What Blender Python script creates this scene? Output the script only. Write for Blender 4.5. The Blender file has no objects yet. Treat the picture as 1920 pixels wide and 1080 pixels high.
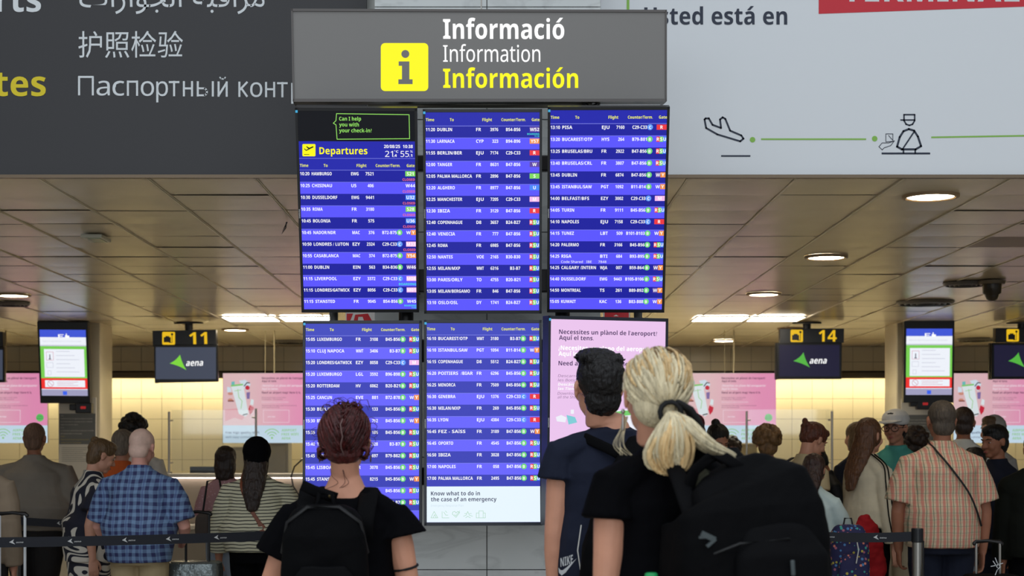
import bpy, math, random
import numpy as np
from mathutils import Vector, Matrix
SC = bpy.context.scene
COL = SC.collection
R = math.radians
# ------------------------------------------------------------------ camera, world, lights
F, VX, VY, CZ = 3000.0, 937.0, 852.0, 1.45
cd = bpy.data.cameras.new('camera'); cam = bpy.data.objects.new('camera', cd); COL.objects.link(cam)
cd.sensor_width = 36.0; cd.sensor_fit = 'HORIZONTAL'; cd.lens = F / 1920 * 36
cd.shift_x = (960 - VX) / 1920; cd.shift_y = (VY - 540) / 1920
cd.clip_start = .1; cd.clip_end = 200
cam.location = (0, 0, CZ); cam.rotation_euler = (R(90), 0, 0)
cd.dof.use_dof = True; cd.dof.focus_distance = 8.0; cd.dof.aperture_fstop = 4.5
SC.camera = cam
SC.view_settings.view_transform = 'Standard'; SC.view_settings.look = 'None'
SC.view_settings.exposure = 0.0; SC.view_settings.gamma = 1.0; SC.view_settings.use_curve_mapping = False
SC.display_settings.display_device = 'sRGB'

def lin(c):
    return tuple(((v/255)/12.92 if v/255 <= .04045 else ((v/255+.055)/1.055)**2.4) for v in c[:3]) + (1,)

w = bpy.data.worlds.new('hall'); SC.world = w; w.use_nodes = True
w.node_tree.nodes['Background'].inputs[0].default_value = (.80, .90, 1, 1)
w.node_tree.nodes['Background'].inputs[1].default_value = .26

def area(name, loc, rot, sx, sy, power, col):
    d = bpy.data.lights.new(name, 'AREA'); d.shape = 'RECTANGLE'; d.size = sx; d.size_y = sy
    d.energy = power; d.color = col
    o = bpy.data.objects.new(name, d); COL.objects.link(o); o.location = loc; o.rotation_euler = rot
    return o
area('hall_overhead_fill', (0, 1.0, 8.5), (0, 0, 0), 16, 10, 700, (.88, .94, 1))  # unseen fill light added overhead for cool hall daylight
area('hall_rear_fill', (0, -9, 4.5), (R(82), 0, 0), 18, 5, 560, (.86, .93, 1))  # unseen fill added behind the camera, stands for daylight in the hall
area('side_area_light', (-9.5, 8, 5.5), (R(60), 0, R(-90)), 8, 3, 60, (.9, .95, 1))  # cool area light on the left side

# ------------------------------------------------------------------ materials
MATS = {}
def mat(name, col, rough=.6, metal=0, spec=.4, bump=0, bscale=40, vary=0, vscale=8, emit=0, coat=0, stretch=None, island=0):
    if name in MATS: return MATS[name]
    m = bpy.data.materials.new(name); m.use_nodes = True; nt = m.node_tree; N = nt.nodes; L = nt.links
    b = N['Principled BSDF']; c = lin(col)
    b.inputs['Base Color'].default_value = c; b.inputs['Roughness'].default_value = rough
    b.inputs['Metallic'].default_value = metal; b.inputs['Specular IOR Level'].default_value = spec
    b.inputs['Coat Weight'].default_value = coat
    if emit:
        b.inputs['Emission Color'].default_value = c; b.inputs['Emission Strength'].default_value = emit
    if bump or vary:
        tc = N.new('ShaderNodeTexCoord'); mp = N.new('ShaderNodeMapping'); L.new(tc.outputs['Object'], mp.inputs[0])
        if stretch: mp.inputs['Scale'].default_value = stretch
    if vary:
        n = N.new('ShaderNodeTexNoise'); n.inputs['Scale'].default_value = vscale; n.inputs['Detail'].default_value = 6
        L.new(mp.outputs[0], n.inputs['Vector'])
        mr = N.new('ShaderNodeMapRange'); mr.inputs[1].default_value = .3; mr.inputs[2].default_value = .7
        mr.inputs[3].default_value = 1-vary; mr.inputs[4].default_value = 1+vary
        L.new(n.outputs[0], mr.inputs[0])
        mx = N.new('ShaderNodeVectorMath'); mx.operation = 'SCALE'; mx.inputs[0].default_value = c[:3]
        L.new(mr.outputs[0], mx.inputs['Scale'])
        last = mx.outputs[0]
        if island:
            g = N.new('ShaderNodeNewGeometry'); m2 = N.new('ShaderNodeMapRange')
            m2.inputs[3].default_value = 1-island; m2.inputs[4].default_value = 1+island
            L.new(g.outputs['Random Per Island'], m2.inputs[0])
            m3 = N.new('ShaderNodeVectorMath'); m3.operation = 'SCALE'; L.new(last, m3.inputs[0]); L.new(m2.outputs[0], m3.inputs['Scale']); last = m3.outputs[0]
        L.new(last, b.inputs['Base Color'])
    if bump:
        n = N.new('ShaderNodeTexNoise'); n.inputs['Scale'].default_value = bscale; n.inputs['Detail'].default_value = 4
        L.new(mp.outputs[0], n.inputs['Vector'])
        bp = N.new('ShaderNodeBump'); bp.inputs['Strength'].default_value = bump; bp.inputs['Distance'].default_value = .02
        L.new(n.outputs[0], bp.inputs['Height']); L.new(bp.outputs[0], b.inputs['Normal'])
    MATS[name] = m
    return m
def glow(name, col, s=1.0):
    if name in MATS: return MATS[name]
    m = bpy.data.materials.new(name); m.use_nodes = True; b = m.node_tree.nodes['Principled BSDF']
    b.inputs['Base Color'].default_value = (.004, .004, .005, 1); b.inputs['Roughness'].default_value = .35; b.inputs['Specular IOR Level'].default_value = .2
    b.inputs['Emission Color'].default_value = lin(col); b.inputs['Emission Strength'].default_value = s
    MATS[name] = m; return m
def fabric(name, col, **k):
    d = dict(rough=.85, spec=.2, bump=.25, bscale=14, vary=.12, vscale=5); d.update(k)
    return mat(name, col, **d)

def nodes_mat(name, rough=.8):
    m = bpy.data.materials.new(name); m.use_nodes = True; nt = m.node_tree
    b = nt.nodes['Principled BSDF']; b.inputs['Roughness'].default_value = rough
    tc = nt.nodes.new('ShaderNodeTexCoord'); sp = nt.nodes.new('ShaderNodeSeparateXYZ')
    nt.links.new(tc.outputs['Object'], sp.inputs[0])
    MATS[name] = m
    return m, nt, b, tc, sp
def mth(nt, op, a, b=None, c=None):
    n = nt.nodes.new('ShaderNodeMath'); n.operation = op
    for i, v in enumerate((a, b, c)):
        if v is None: continue
        if isinstance(v, (int, float)): n.inputs[i].default_value = v
        else: nt.links.new(v, n.inputs[i])
    return n.outputs[0]
def mixc(nt, fac, a, b):
    n = nt.nodes.new('ShaderNodeMix'); n.data_type = 'RGBA'
    if isinstance(fac, (int, float)): n.inputs[0].default_value = fac
    else: nt.links.new(fac, n.inputs[0])
    for s, v in ((6, a), (7, b)):
        if isinstance(v, tuple): n.inputs[s].default_value = v
        else: nt.links.new(v, n.inputs[s])
    return n.outputs[2]
def stripe(nt, co, period, width, phase=0.0):
    v = mth(nt, 'FRACT', mth(nt, 'ADD', mth(nt, 'DIVIDE', co, period), phase + 50))
    return mth(nt, 'LESS_THAN', v, width)
def wobble(nt, tc, co, scale, amt):
    n = nt.nodes.new('ShaderNodeTexNoise'); n.inputs['Scale'].default_value = scale
    nt.links.new(tc.outputs['Object'], n.inputs['Vector'])
    return mth(nt, 'ADD', co, mth(nt, 'MULTIPLY', n.outputs[0], amt))

def plaid_blue():
    m, nt, b, tc, sp = nodes_mat('blue_plaid_cotton')
    x = wobble(nt, tc, sp.outputs[0], 6, .03); z = wobble(nt, tc, sp.outputs[2], 5, .03)
    v1 = stripe(nt, x, .046, .5); h1 = stripe(nt, z, .046, .5); v2 = stripe(nt, x, .092, .12, .2)
    s = mth(nt, 'MULTIPLY', mth(nt, 'ADD', v1, h1), .5)
    c = mixc(nt, s, lin((112, 140, 176)), lin((42, 48, 92)))
    c = mixc(nt, mth(nt, 'MULTIPLY', v2, .4), c, lin((50, 60, 120)))
    nt.links.new(c, b.inputs['Base Color']); return m
def plaid_pink():
    m, nt, b, tc, sp = nodes_mat('salmon_plaid_cotton')
    x = wobble(nt, tc, sp.outputs[0], 6, .02); z = wobble(nt, tc, sp.outputs[2], 5, .02)
    c = mixc(nt, mth(nt, 'MULTIPLY', stripe(nt, x, .040, .38), .75), lin((196, 174, 144)), lin((190, 104, 90)))
    c = mixc(nt, mth(nt, 'MULTIPLY', stripe(nt, x, .040, .14, .45), .75), c, lin((92, 108, 84)))
    c = mixc(nt, mth(nt, 'MULTIPLY', stripe(nt, z, .040, .35), .2), c, lin((190, 105, 90)))
    c = mixc(nt, mth(nt, 'MULTIPLY', stripe(nt, z, .040, .12, .5), .4), c, lin((100, 110, 90)))
    nt.links.new(c, b.inputs['Base Color']); return m
def striped_knit():
    m, nt, b, tc, sp = nodes_mat('cream_black_striped_knit')
    z = wobble(nt, tc, sp.outputs[2], 4, .05)
    c = mixc(nt, stripe(nt, z, .0225, .28), lin((205, 200, 172)), lin((28, 28, 30)))
    nt.links.new(c, b.inputs['Base Color']); return m
def leaf_print():
    m, nt, b, tc, sp = nodes_mat('navy_white_leaf_print')
    n = nt.nodes.new('ShaderNodeTexNoise'); n.inputs['Scale'].default_value = 3.2; n.inputs['Detail'].default_value = 0
    n.inputs['Distortion'].default_value = 1.6
    nt.links.new(tc.outputs['Object'], n.inputs['Vector'])
    w_ = mth(nt, 'FRACT', mth(nt, 'MULTIPLY', n.outputs[0], 7.0))
    a = mth(nt, 'LESS_THAN', w_, .48)
    n2 = nt.nodes.new('ShaderNodeTexNoise'); n2.inputs['Scale'].default_value = 5.5; n2.inputs['Detail'].default_value = 0
    nt.links.new(tc.outputs['Object'], n2.inputs['Vector'])
    c = mixc(nt, a, lin((22, 24, 42)), lin((214, 208, 196)))
    c = mixc(nt, mth(nt, 'GREATER_THAN', n2.outputs[0], .60), c, lin((22, 24, 42)))
    nt.links.new(c, b.inputs['Base Color']); return m
def dots(name, base, cols, scale, thr):
    m, nt, b, tc, sp = nodes_mat(name)
    v = nt.nodes.new('ShaderNodeTexVoronoi'); v.inputs['Scale'].default_value = scale
    nt.links.new(tc.outputs['Object'], v.inputs['Vector'])
    cr = nt.nodes.new('ShaderNodeValToRGB'); cr.color_ramp.interpolation = 'CONSTANT'
    e = cr.color_ramp.elements; e[0].color = lin(cols[0]); e[0].position = 0
    for i, c_ in enumerate(cols[1:]):
        q = e[1] if i == 0 else e.new((i+1)/len(cols))
        q.position = (i+1)/len(cols); q.color = lin(c_)
    s2 = nt.nodes.new('ShaderNodeSeparateColor'); nt.links.new(v.outputs['Color'], s2.inputs[0]); nt.links.new(s2.outputs[0], cr.inputs[0])
    c = mixc(nt, mth(nt, 'LESS_THAN', v.outputs['Distance'], thr), lin(base), cr.outputs[0])
    nt.links.new(c, b.inputs['Base Color']); return m
def marble():
    m, nt, b, tc, sp = nodes_mat('grey_marble', .22)
    b.inputs['Specular IOR Level'].default_value = .5
    n = nt.nodes.new('ShaderNodeTexNoise'); n.inputs['Scale'].default_value = 1.7; n.inputs['Detail'].default_value = 9; n.inputs['Distortion'].default_value = 1.2
    mp = nt.nodes.new('ShaderNodeMapping'); mp.inputs['Rotation'].default_value = (0, .9, 0); mp.inputs['Scale'].default_value = (1, 1, 3)
    nt.links.new(tc.outputs['Object'], mp.inputs[0]); nt.links.new(mp.outputs[0], n.inputs['Vector'])
    d = mth(nt, 'ABSOLUTE', mth(nt, 'SUBTRACT', n.outputs[0], .5))
    vein = mth(nt, 'SUBTRACT', 1.0, mth(nt, 'MINIMUM', mth(nt, 'MULTIPLY', d, 22), 1.0))
    n2 = nt.nodes.new('ShaderNodeTexNoise'); n2.inputs['Scale'].default_value = 3; n2.inputs['Detail'].default_value = 8
    nt.links.new(tc.outputs['Object'], n2.inputs['Vector'])
    c = mixc(nt, n2.outputs[0], lin((204, 208, 206)), lin((228, 230, 228)))
    c = mixc(nt, mth(nt, 'MULTIPLY', vein, .16), c, lin((96, 98, 98)))
    nt.links.new(c, b.inputs['Base Color']); return m
def glass_mat(name, tint=(1, 1, 1, 1), refl=.10):
    m = bpy.data.materials.new(name); m.use_nodes = True; nt = m.node_tree; nt.nodes.clear()
    o = nt.nodes.new('ShaderNodeOutputMaterial'); mx = nt.nodes.new('ShaderNodeMixShader')
    t = nt.nodes.new('ShaderNodeBsdfTransparent'); g = nt.nodes.new('ShaderNodeBsdfGlossy')
    t.inputs[0].default_value = tint; g.inputs['Roughness'].default_value = .03
    mx.inputs[0].default_value = refl
    nt.links.new(t.outputs[0], mx.inputs[1]); nt.links.new(g.outputs[0], mx.inputs[2]); nt.links.new(mx.outputs[0], o.inputs[0])
    MATS[name] = m; return m

M_BLACK = mat('black_plastic', (20, 21, 25), .35, spec=.5)
M_BEZEL = mat('dark_bezel_plastic', (34, 38, 48), .4, spec=.5)
M_STEEL = mat('brushed_steel', (176, 172, 165), .28, metal=1)
M_PIPE = mat('grey_painted_pipe', (92, 92, 90), .4, spec=.5)
M_PIPED = mat('dark_mount_metal', (40, 38, 38), .35, metal=.5)
M_TRIM = mat('aluminium_trim', (190, 188, 184), .3, metal=.8)

# ------------------------------------------------------------------ mesh builder
class MB:
    def __init__(s, xf=None):
        s.v = []; s.f = []; s.m = []; s.xf = xf
    def add(s, vs, fs, mi=0):
        o = len(s.v)
        for p in vs:
            p = Vector(p)
            if s.xf: p = s.xf(p)
            s.v.append((p[0], p[1], p[2]))
        for f in fs: s.f.append(tuple(i+o for i in f)); s.m.append(mi)
    def box(s, c, d, mi=0, rot=None):
        hx, hy, hz = d[0]/2, d[1]/2, d[2]/2; c = Vector(c)
        vs = [Vector((x*hx, y*hy, z*hz)) for x in (-1, 1) for y in (-1, 1) for z in (-1, 1)]
        if rot is not None: vs = [rot @ v for v in vs]
        s.add([c+v for v in vs], [(0, 1, 3, 2), (4, 6, 7, 5), (0, 4, 5, 1), (2, 3, 7, 6), (0, 2, 6, 4), (1, 5, 7, 3)], mi)
    def bx(s, x0, x1, y0, y1, z0, z1, mi=0):
        s.box(((x0+x1)/2, (y0+y1)/2, (z0+z1)/2), (abs(x1-x0), abs(y1-y0), abs(z1-z0)), mi)
    def loft(s, pts, rad, n=14, ref=(1, 0, 0), exp=2.0, caps='round', mi=0, fixed=False):
        """rings along pts; rad = (a, b) per point, a along ref, b across"""
        pts = [Vector(p) for p in pts]; rad = [(r, r) if isinstance(r, (int, float)) else r for r in rad]
        ref = Vector(ref)
        T = []
        for i in range(len(pts)):
            a = pts[max(i-1, 0)]; b = pts[min(i+1, len(pts)-1)]
            t = (b-a)
            T.append(t.normalized() if t.length > 1e-9 else Vector((0, 0, 1)))
        if caps == 'round':
            def cap(p, t, r):
                k = min(r); out = []
                for q in (.92, .6, .2):
                    out.append((p + t*k*q, (r[0]*math.sqrt(1-q*q), r[1]*math.sqrt(1-q*q))))
                return out
            head = [(p, r, -T[0]) for p, r in reversed(cap(pts[0], -T[0], rad[0]))][::-1]
            tail = cap(pts[-1], T[-1], rad[-1])
            P2 = [h[0] for h in head] + pts + [t[0] for t in reversed(tail)]
            R2 = [h[1] for h in head] + rad + [t[1] for t in reversed(tail)]
            T2 = [T[0]]*3 + T + [T[-1]]*3
            pts, rad, T = P2, R2, T2
        rings = []
        for p, r, t in zip(pts, rad, T):
            if fixed: t = Vector((0, 0, 1)) if abs(t.z) > .3 else t
            u = ref - t*ref.dot(t)
            if u.length < 1e-3: u = Vector((0, 1, 0)) - t*t.y
            u.normalize(); w_ = t.cross(u)
            ring = []
            for k in range(n):
                a = 2*math.pi*k/n; ca, sa = math.cos(a), math.sin(a)
                if exp != 2:
                    ca = math.copysign(abs(ca)**(2/exp), ca); sa = math.copysign(abs(sa)**(2/exp), sa)
                ring.append(p + u*r[0]*ca + w_*r[1]*sa)
            rings.append(ring)
        vs = [q for r_ in rings for q in r_]; fs = []
        for i in range(len(rings)-1):
            for k in range(n):
                a = i*n+k; b = i*n+(k+1) % n
                fs.append((a, b, b+n, a+n))
        fs.append(tuple(reversed(range(n)))); fs.append(tuple(range((len(rings)-1)*n, len(rings)*n)))
        s.add(vs, fs, mi)
    def tube(s, pts, r, n=10, mi=0, caps='flat'):
        s.loft(pts, [r]*len(pts) if isinstance(r, (int, float)) else r, n=n, mi=mi, caps=caps, ref=(0.3, 1, .2))
    def ell(s, c, r, n=16, rot=None, mi=0):
        c = Vector(c); m_ = max(6, n//2); vs = [Vector((0, 0, -1))]; fs = []
        for i in range(1, m_):
            ph = -math.pi/2 + math.pi*i/m_
            for k in range(n):
                a = 2*math.pi*k/n; vs.append(Vector((math.cos(ph)*math.cos(a), math.cos(ph)*math.sin(a), math.sin(ph))))
        vs.append(Vector((0, 0, 1)))
        for k in range(n): fs.append((0, 1+(k+1) % n, 1+k))
        for i in range(m_-2):
            for k in range(n):
                a = 1+i*n+k; b = 1+i*n+(k+1) % n; fs.append((a, b, b+n, a+n))
        l = len(vs)-1; o = 1+(m_-2)*n
        for k in range(n): fs.append((o+k, o+(k+1) % n, l))
        vs = [Vector((v.x*r[0], v.y*r[1], v.z*r[2])) for v in vs]
        if rot is not None: vs = [rot @ v for v in vs]
        s.add([c+v for v in vs], fs, mi)
    def prism(s, poly, y0, y1, mi=0):
        """poly in (x,z), extruded from y0 (front) to y1"""
        n = len(poly)
        s.add([(p[0], y0, p[1]) for p in poly]+[(p[0], y1, p[1]) for p in poly],
              [tuple(range(n)), tuple(reversed(range(n, 2*n)))]+[(i, i+n, (i+1) % n+n, (i+1) % n) for i in range(n)], mi)
    def build(s, name, mats, parent=None, smooth=False, loc=None, bevel=0):
        me = bpy.data.meshes.new(name); me.from_pydata(s.v, [], s.f)
        if not isinstance(mats, (list, tuple)): mats = [mats]
        for m_ in mats: me.materials.append(m_)
        if len(mats) > 1: me.polygons.foreach_set('material_index', s.m)
        if smooth: me.polygons.foreach_set('use_smooth', [True]*len(s.f))
        me.update()
        o = bpy.data.objects.new(name, me); COL.objects.link(o)
        if parent is not None: o.parent = parent
        if loc is not None: o.location = loc
        if bevel:
            b = o.modifiers.new('bevel', 'BEVEL'); b.width = bevel; b.segments = 2; b.limit_method = 'ANGLE'
        return o

def remesh(o, vox, disp=0, dscale=.1, smooth=4, dkind='CLOUDS'):
    r = o.modifiers.new('remesh', 'REMESH'); r.mode = 'VOXEL'; r.voxel_size = vox; r.use_smooth_shade = True
    if smooth:
        m = o.modifiers.new('smooth', 'SMOOTH'); m.factor = .5; m.iterations = smooth
    if disp:
        key = f'{dkind}_{dscale}'
        t = bpy.data.textures.get(key) or bpy.data.textures.new(key, dkind)
        t.noise_scale = dscale
        d = o.modifiers.new('folds', 'DISPLACE'); d.texture = t; d.strength = disp; d.mid_level = .5; d.texture_coords = 'LOCAL'
    return o

def tag(o, label=None, cat=None, group=None, kind=None):
    if label: o['label'] = label
    if cat: o['category'] = cat
    if group: o['group'] = group
    if kind: o['kind'] = kind
    return o
def empty(name, loc=(0, 0, 0), rz=0, mtx=None):
    o = bpy.data.objects.new(name, None); COL.objects.link(o); o.empty_display_size = .1
    if mtx is not None: o.matrix_world = mtx
    else: o.location = loc; o.rotation_euler = (0, 0, rz)
    return o
def P(x, y, D):
    return Vector(((x-VX)*D/F, D, CZ+(VY-y)*D/F))

# ------------------------------------------------------------------ printed / lit panels with lettering
TEXTS = []
ACC = {'ó': ('o', 1), 'á': ('a', 1), 'à': ('a', -1), 'í': ('i', 1)}
def sans(st, heavy):
    b = (0x1D5D4, 0x1D5EE, 0x1D7EC) if heavy else (0x1D5A0, 0x1D5BA, 0x1D7E2)
    out = ''; acc = []
    for i, c in enumerate(st):
        if c in ACC: acc.append((i, ACC[c][1])); c = ACC[c][0]
        if 'A' <= c <= 'Z': out += chr(b[0]+ord(c)-65)
        elif 'a' <= c <= 'z': out += chr(b[1]+ord(c)-97)
        elif '0' <= c <= '9': out += chr(b[2]+ord(c)-48)
        else: out += c
    return out, acc
class Panel:
    """flat face in the plane y=0 of a placed thing; coordinates can be read off as seen points"""
    def __init__(s, mtx, step=.0006):
        s.M = mtx; s.I = mtx.inverted(); s.mb = MB(); s.mats = []; s.step = step
    def loc(s, x, y):
        o = s.I @ Vector((0, 0, CZ)); d = (s.I.to_3x3() @ Vector(((x-VX)/F, 1, (VY-y)/F)))
        t = -o.y/d.y; p = o+d*t
        return p.x, p.z
    def mi(s, m):
        if m not in s.mats: s.mats.append(m)
        return s.mats.index(m)
    def rect(s, u0, v0, u1, v1, m, l=1):
        y = -l*s.step
        s.mb.add([(u0, y, v0), (u1, y, v0), (u1, y, v1), (u0, y, v1)], [(0, 1, 2, 3)], s.mi(m))
    def prect(s, x0, y0, x1, y1, m, l=1):
        s.poly([(x0, y0), (x0, y1), (x1, y1), (x1, y0)], m, l)
    def poly(s, pts, m, l=1):
        q = [s.loc(*p) for p in pts]; s.lpoly(q, m, l)
    def lpoly(s, q, m, l=1):
        a = sum(q[i][0]*q[(i+1) % len(q)][1]-q[(i+1) % len(q)][0]*q[i][1] for i in range(len(q)))
        if a < 0: q = q[::-1]
        s.mb.add([(a_, -l*s.step, b_) for a_, b_ in q], [tuple(range(len(q)))], s.mi(m))
    def disc(s, u, v, r, m, l=1, n=20, sy=1):
        s.lpoly([(u+r*math.cos(2*math.pi*i/n), v+r*sy*math.sin(2*math.pi*i/n)) for i in range(n)], m, l)
    def line(s, pts, wd, m, l=1, closed=False):
        q = [Vector(p) for p in pts]; n = len(q)
        for i in range(n if closed else n-1):
            a, b = q[i], q[(i+1) % n]; d = (b-a)
            if d.length < 1e-9: continue
            d.normalize(); nn = Vector((-d.y, d.x))*wd/2; e = d*wd*.35
            s.lpoly([tuple(a-e-nn), tuple(b+e-nn), tuple(b+e+nn), tuple(a-e+nn)], m, l)
    def pline(s, pts, wd_px, m, l=1, closed=False):
        q = [s.loc(*p) for p in pts]
        a = s.loc(pts[0][0]+wd_px, pts[0][1]); wd = abs(a[0]-q[0][0])
        s.line(q, wd, m, l, closed)
    def text(s, st, u, v, cap, m, width=None, align='l', bold=0.0, shear=0.0, l=2, mirror=False):
        st, acc = sans(st, bold >= .009)
        TEXTS.append((s, st, u, v, cap, s.mi(m), width, align, acc, shear, l, bold >= .009))
    def ptext(s, st, x, y, cap, m, x1=None, align='l', bold=0.0, shear=0.0, l=2):
        u, v = s.loc(x, y); c = s.loc(x, y-cap)[1]-v
        w_ = None if x1 is None else s.loc(x1, y)[0]-u
        s.text(st, u, v, c, m, w_, align, bold, shear, l)
PANELS = []
def finish_texts():
    cache = {}
    col = bpy.data.collections.new('lettering_tmp'); COL.children.link(col)
    tmp = []
    need = ['H', sans('H', 1)[0]]
    for t in TEXTS:
        need.append(t[1])
        for k, _ in t[8]: need += [t[1][:k+1], t[1][k]]
    for k in need:
        if k in cache: continue
        c = bpy.data.curves.new('t', 'FONT'); c.body = k; c.resolution_u = 2
        o = bpy.data.objects.new('t', c); col.objects.link(o); cache[k] = o; tmp.append((o, c))
    bpy.context.view_layer.update(); dg = bpy.context.evaluated_depsgraph_get()
    data = {}
    for k, o in cache.items():
        me = bpy.data.meshes.new_from_object(o.evaluated_get(dg))
        vs = np.empty(len(me.vertices)*3); me.vertices.foreach_get('co', vs); vs = vs.reshape(-1, 3)
        fs = [tuple(p.vertices) for p in me.polygons]
        data[k] = (vs, fs); bpy.data.meshes.remove(me)
    H0 = data['H'][0][:, 1].max(); H1 = data[sans('H', 1)[0]][0][:, 1].max()
    for o, c in tmp:
        bpy.data.objects.remove(o); bpy.data.curves.remove(c)
    bpy.data.collections.remove(col)
    for (pn, st, u, v, cap, mi, width, al, acc, shear, l, heavy) in TEXTS:
        vs, fs = data[st]
        if not len(vs): continue
        H = H1 if any(ord(c) > 0x1D000 for c in st) else H0
        sc = cap/H; x0, x1 = vs[:, 0].min(), vs[:, 0].max(); sx = sc
        if width: sx = width/(x1-x0)
        wd = (x1-x0)*sx
        off = {'l': 0, 'r': -wd, 'c': -wd/2}[al]
        y = -l*pn.step
        pn.mb.add([(u+off+(p[0]-x0)*sx+shear*p[1]*sc, y, v+p[1]*sc) for p in vs], fs, mi)
        for k, sg_ in acc:
            xe = data[st[:k+1]][0][:, 0].max(); g = data[st[k]][0]; gw = g[:, 0].max()-g[:, 0].min(); xc = xe-gw/2
            t_ = .09 if heavy else .05; h0, h1 = H*.84, H*1.08
            q = [(xc-.02*sg_-t_, h0), (xc-.02*sg_+t_*.6, h0), (xc+.12*sg_+t_, h1), (xc+.12*sg_-t_*.6, h1)]
            q = [(u+off+(a-x0)*sx, v+b*sc) for a, b in q]
            pn.lpoly(q, pn.mats[mi], l)
    for pn, name, parent in PANELS:
        o = pn.mb.build(name, pn.mats, parent)
        o.matrix_local = parent.matrix_basis.inverted() @ pn.M
def mtx_of(x, y, z, tilt, yaw, roll):
    return Matrix.Translation((x, y, z)) @ Matrix.Rotation(yaw, 4, 'Z') @ Matrix.Rotation(tilt, 4, 'X') @ Matrix.Rotation(roll, 4, 'Y')
# ------------------------------------------------------------------ setting
CEIL = 3.0
def build_setting():
    M_floor = mat('polished_terrazzo_floor', (196, 190, 180), .22, spec=.5, vary=.08, vscale=30)
    m = MB(); m.bx(-14, 14, -12, 24, -.1, 0)
    tag(m.build('floor', M_floor), kind='structure')
    # ceiling of square metal panels
    rnd = random.Random(3)
    M_ceil = mat('beige_lacquered_ceiling_panel', (196, 182, 156), .27, spec=.55, vary=.06, vscale=1.3, bump=.03, bscale=3)
    M_rail = mat('ceiling_rail', (206, 194, 168), .35, metal=.1)
    M_dark = mat('dark_ceiling_void', (48, 42, 36), .8)
    M_brown = mat('darker_brown_panel', (104, 88, 70), .4, spec=.4)  # single ceiling panel in a darker brown
    m = MB(); px, py = .605, .60; x0 = 1.66-20*px; y0 = 8.97
    m.bx(-10.6, 14, 9.31, 23.3, CEIL+.03, CEIL+.12, 2)
    skip = {(23, 4): 3, (25, 4): 2, (26, 4): 2}
    for i in range(40):
        for j in range(24):
            a = x0+i*px+.010; b = a+px-.020; c = y0+j*py+.004; d = c+py-.009; dz = rnd.uniform(-.003, .003)
            tl = rnd.uniform(-.004, .004); tr = rnd.uniform(-.002, .002)
            mi = skip.get((i, j), 0)
            if mi == 2: continue
            vs = []; n = 4
            for q in range(n+1):
                for p in range(n+1):
                    s, t = p/n, q/n
                    z = CEIL - .0022*(1-(2*t-1)**2) + tl*(t-.5) + tr*(s-.5) + dz
                    vs.append((a+(b-a)*s, c+(d-c)*t, z))
            fs = []
            for q in range(n):
                for p in range(n):
                    k = q*(n+1)+p; fs.append((k, k+n+1, k+n+2, k+1))
            m.add(vs, fs, mi)
        m.bx(x0+i*px-.0085, x0+i*px-.0005, y0, 23.2, CEIL-.008, CEIL+.02, 1)
        m.bx(x0+i*px+.0015, x0+i*px+.0085, y0, 23.2, CEIL-.006, CEIL+.02, 1)
    tag(m.build('ceiling', [M_ceil, M_rail, M_dark, M_brown]), kind='structure')
    # back wall: tiles
    M_tile = mat('cream_wall_tile', (220, 212, 184), .3, spec=.5, vary=.05, vscale=.9)
    M_up = mat('upper_wall_tile_lightened', (232, 222, 196), .25, spec=.5, vary=.06, vscale=.9)  # same wall tile above the cove, colour lightened against the weak light there
    M_joint = mat('tile_joint', (120, 108, 78), .8)
    m = MB(); m.bx(-10.6, 14, 23.0, 23.2, 0, CEIL+.1, 2)
    t = .292; zc = 2.56
    for i in range(85):
        for j in range(11):
            xa = -10.4+i*t
            z1 = zc-.02-j*t; z0 = max(z1-t+.005, 0)
            if z1 > .02: m.bx(xa, xa+t-.005, 22.985, 23.0, z0, z1, 0)
    for i in range(85):
        for j in range(2):
            xa = -10.4+i*t; z0 = zc+j*.22; m.bx(xa, xa+t-.005, 22.985, 23.0, z0, min(z0+.215, CEIL), 1)
    tag(m.build('wall_back', [M_tile, M_up, M_joint]), kind='structure')
    m = MB(); m.bx(-10.4, 13.5, 22.60, 22.64, zc-.03, zc+.07, 0); m.bx(-10.4, 13.5, 22.60, 22.98, zc+.05, zc+.07, 0)
    tag(m.build('trim_1', mat('dark_cove_trim', (74, 66, 52), .4)), kind='structure')
    m = MB(); m.bx(-14, -10.6, 8.95, 9.2, 0, 6.6); m.bx(-10.8, -10.6, 8.95, 23.2, 0, CEIL)
    tag(m.build('wall_left', mat('cream_plaster', (160, 150, 125), .7)), kind='structure')
    m = MB(); m.bx(13.8, 14, 8.95, 23.2, 0, CEIL)
    tag(m.build('wall_right', MATS['cream_plaster']), kind='structure')
    # fascia above the check-in hall
    m = MB(); m.bx(-10.8, 14, 9.02, 9.3, CEIL+.02, 6.8)
    tag(m.build('wall_fascia', mat('fascia_plaster', (196, 196, 192), .7)), kind='structure')
    m = MB(); m.bx(-10.8, 14, 8.93, 8.965, CEIL-.006, CEIL+.012)
    tag(m.build('trim_2', mat('bronze_edge_trim', (112, 96, 78), .35, metal=.5)), kind='structure')
    # marble column of slabs
    m = MB(); xl, xr, yf, yb = -.672, .541, 8.6, 9.25; cx = -.069
    m.bx(xl+.012, xr-.012, yf+.012, yb-.012, 0, 6.8, 1)
    k = -0.985+.605*3-.605*0
    z = .83-.605*2+.0
    zs = [0]+[.83+.605*i-.605 for i in range(0, 11)]
    for a, b in zip(zs[:-1], zs[1:]):
        if b-a < .02: continue
        m.bx(xl, cx-.0025, yf, yf+.03, a+.0025, b-.0025); m.bx(cx+.0025, xr, yf, yf+.03, a+.0025, b-.0025)
        m.bx(xl, xl+.03, yf+.032, yb, a+.0025, b-.0025); m.bx(xr-.03, xr, yf+.032, yb, a+.0025, b-.0025)
    tag(m.build('trim_3', [marble(), mat('column_joint', (88, 90, 90), .8)]), kind='structure')
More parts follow.
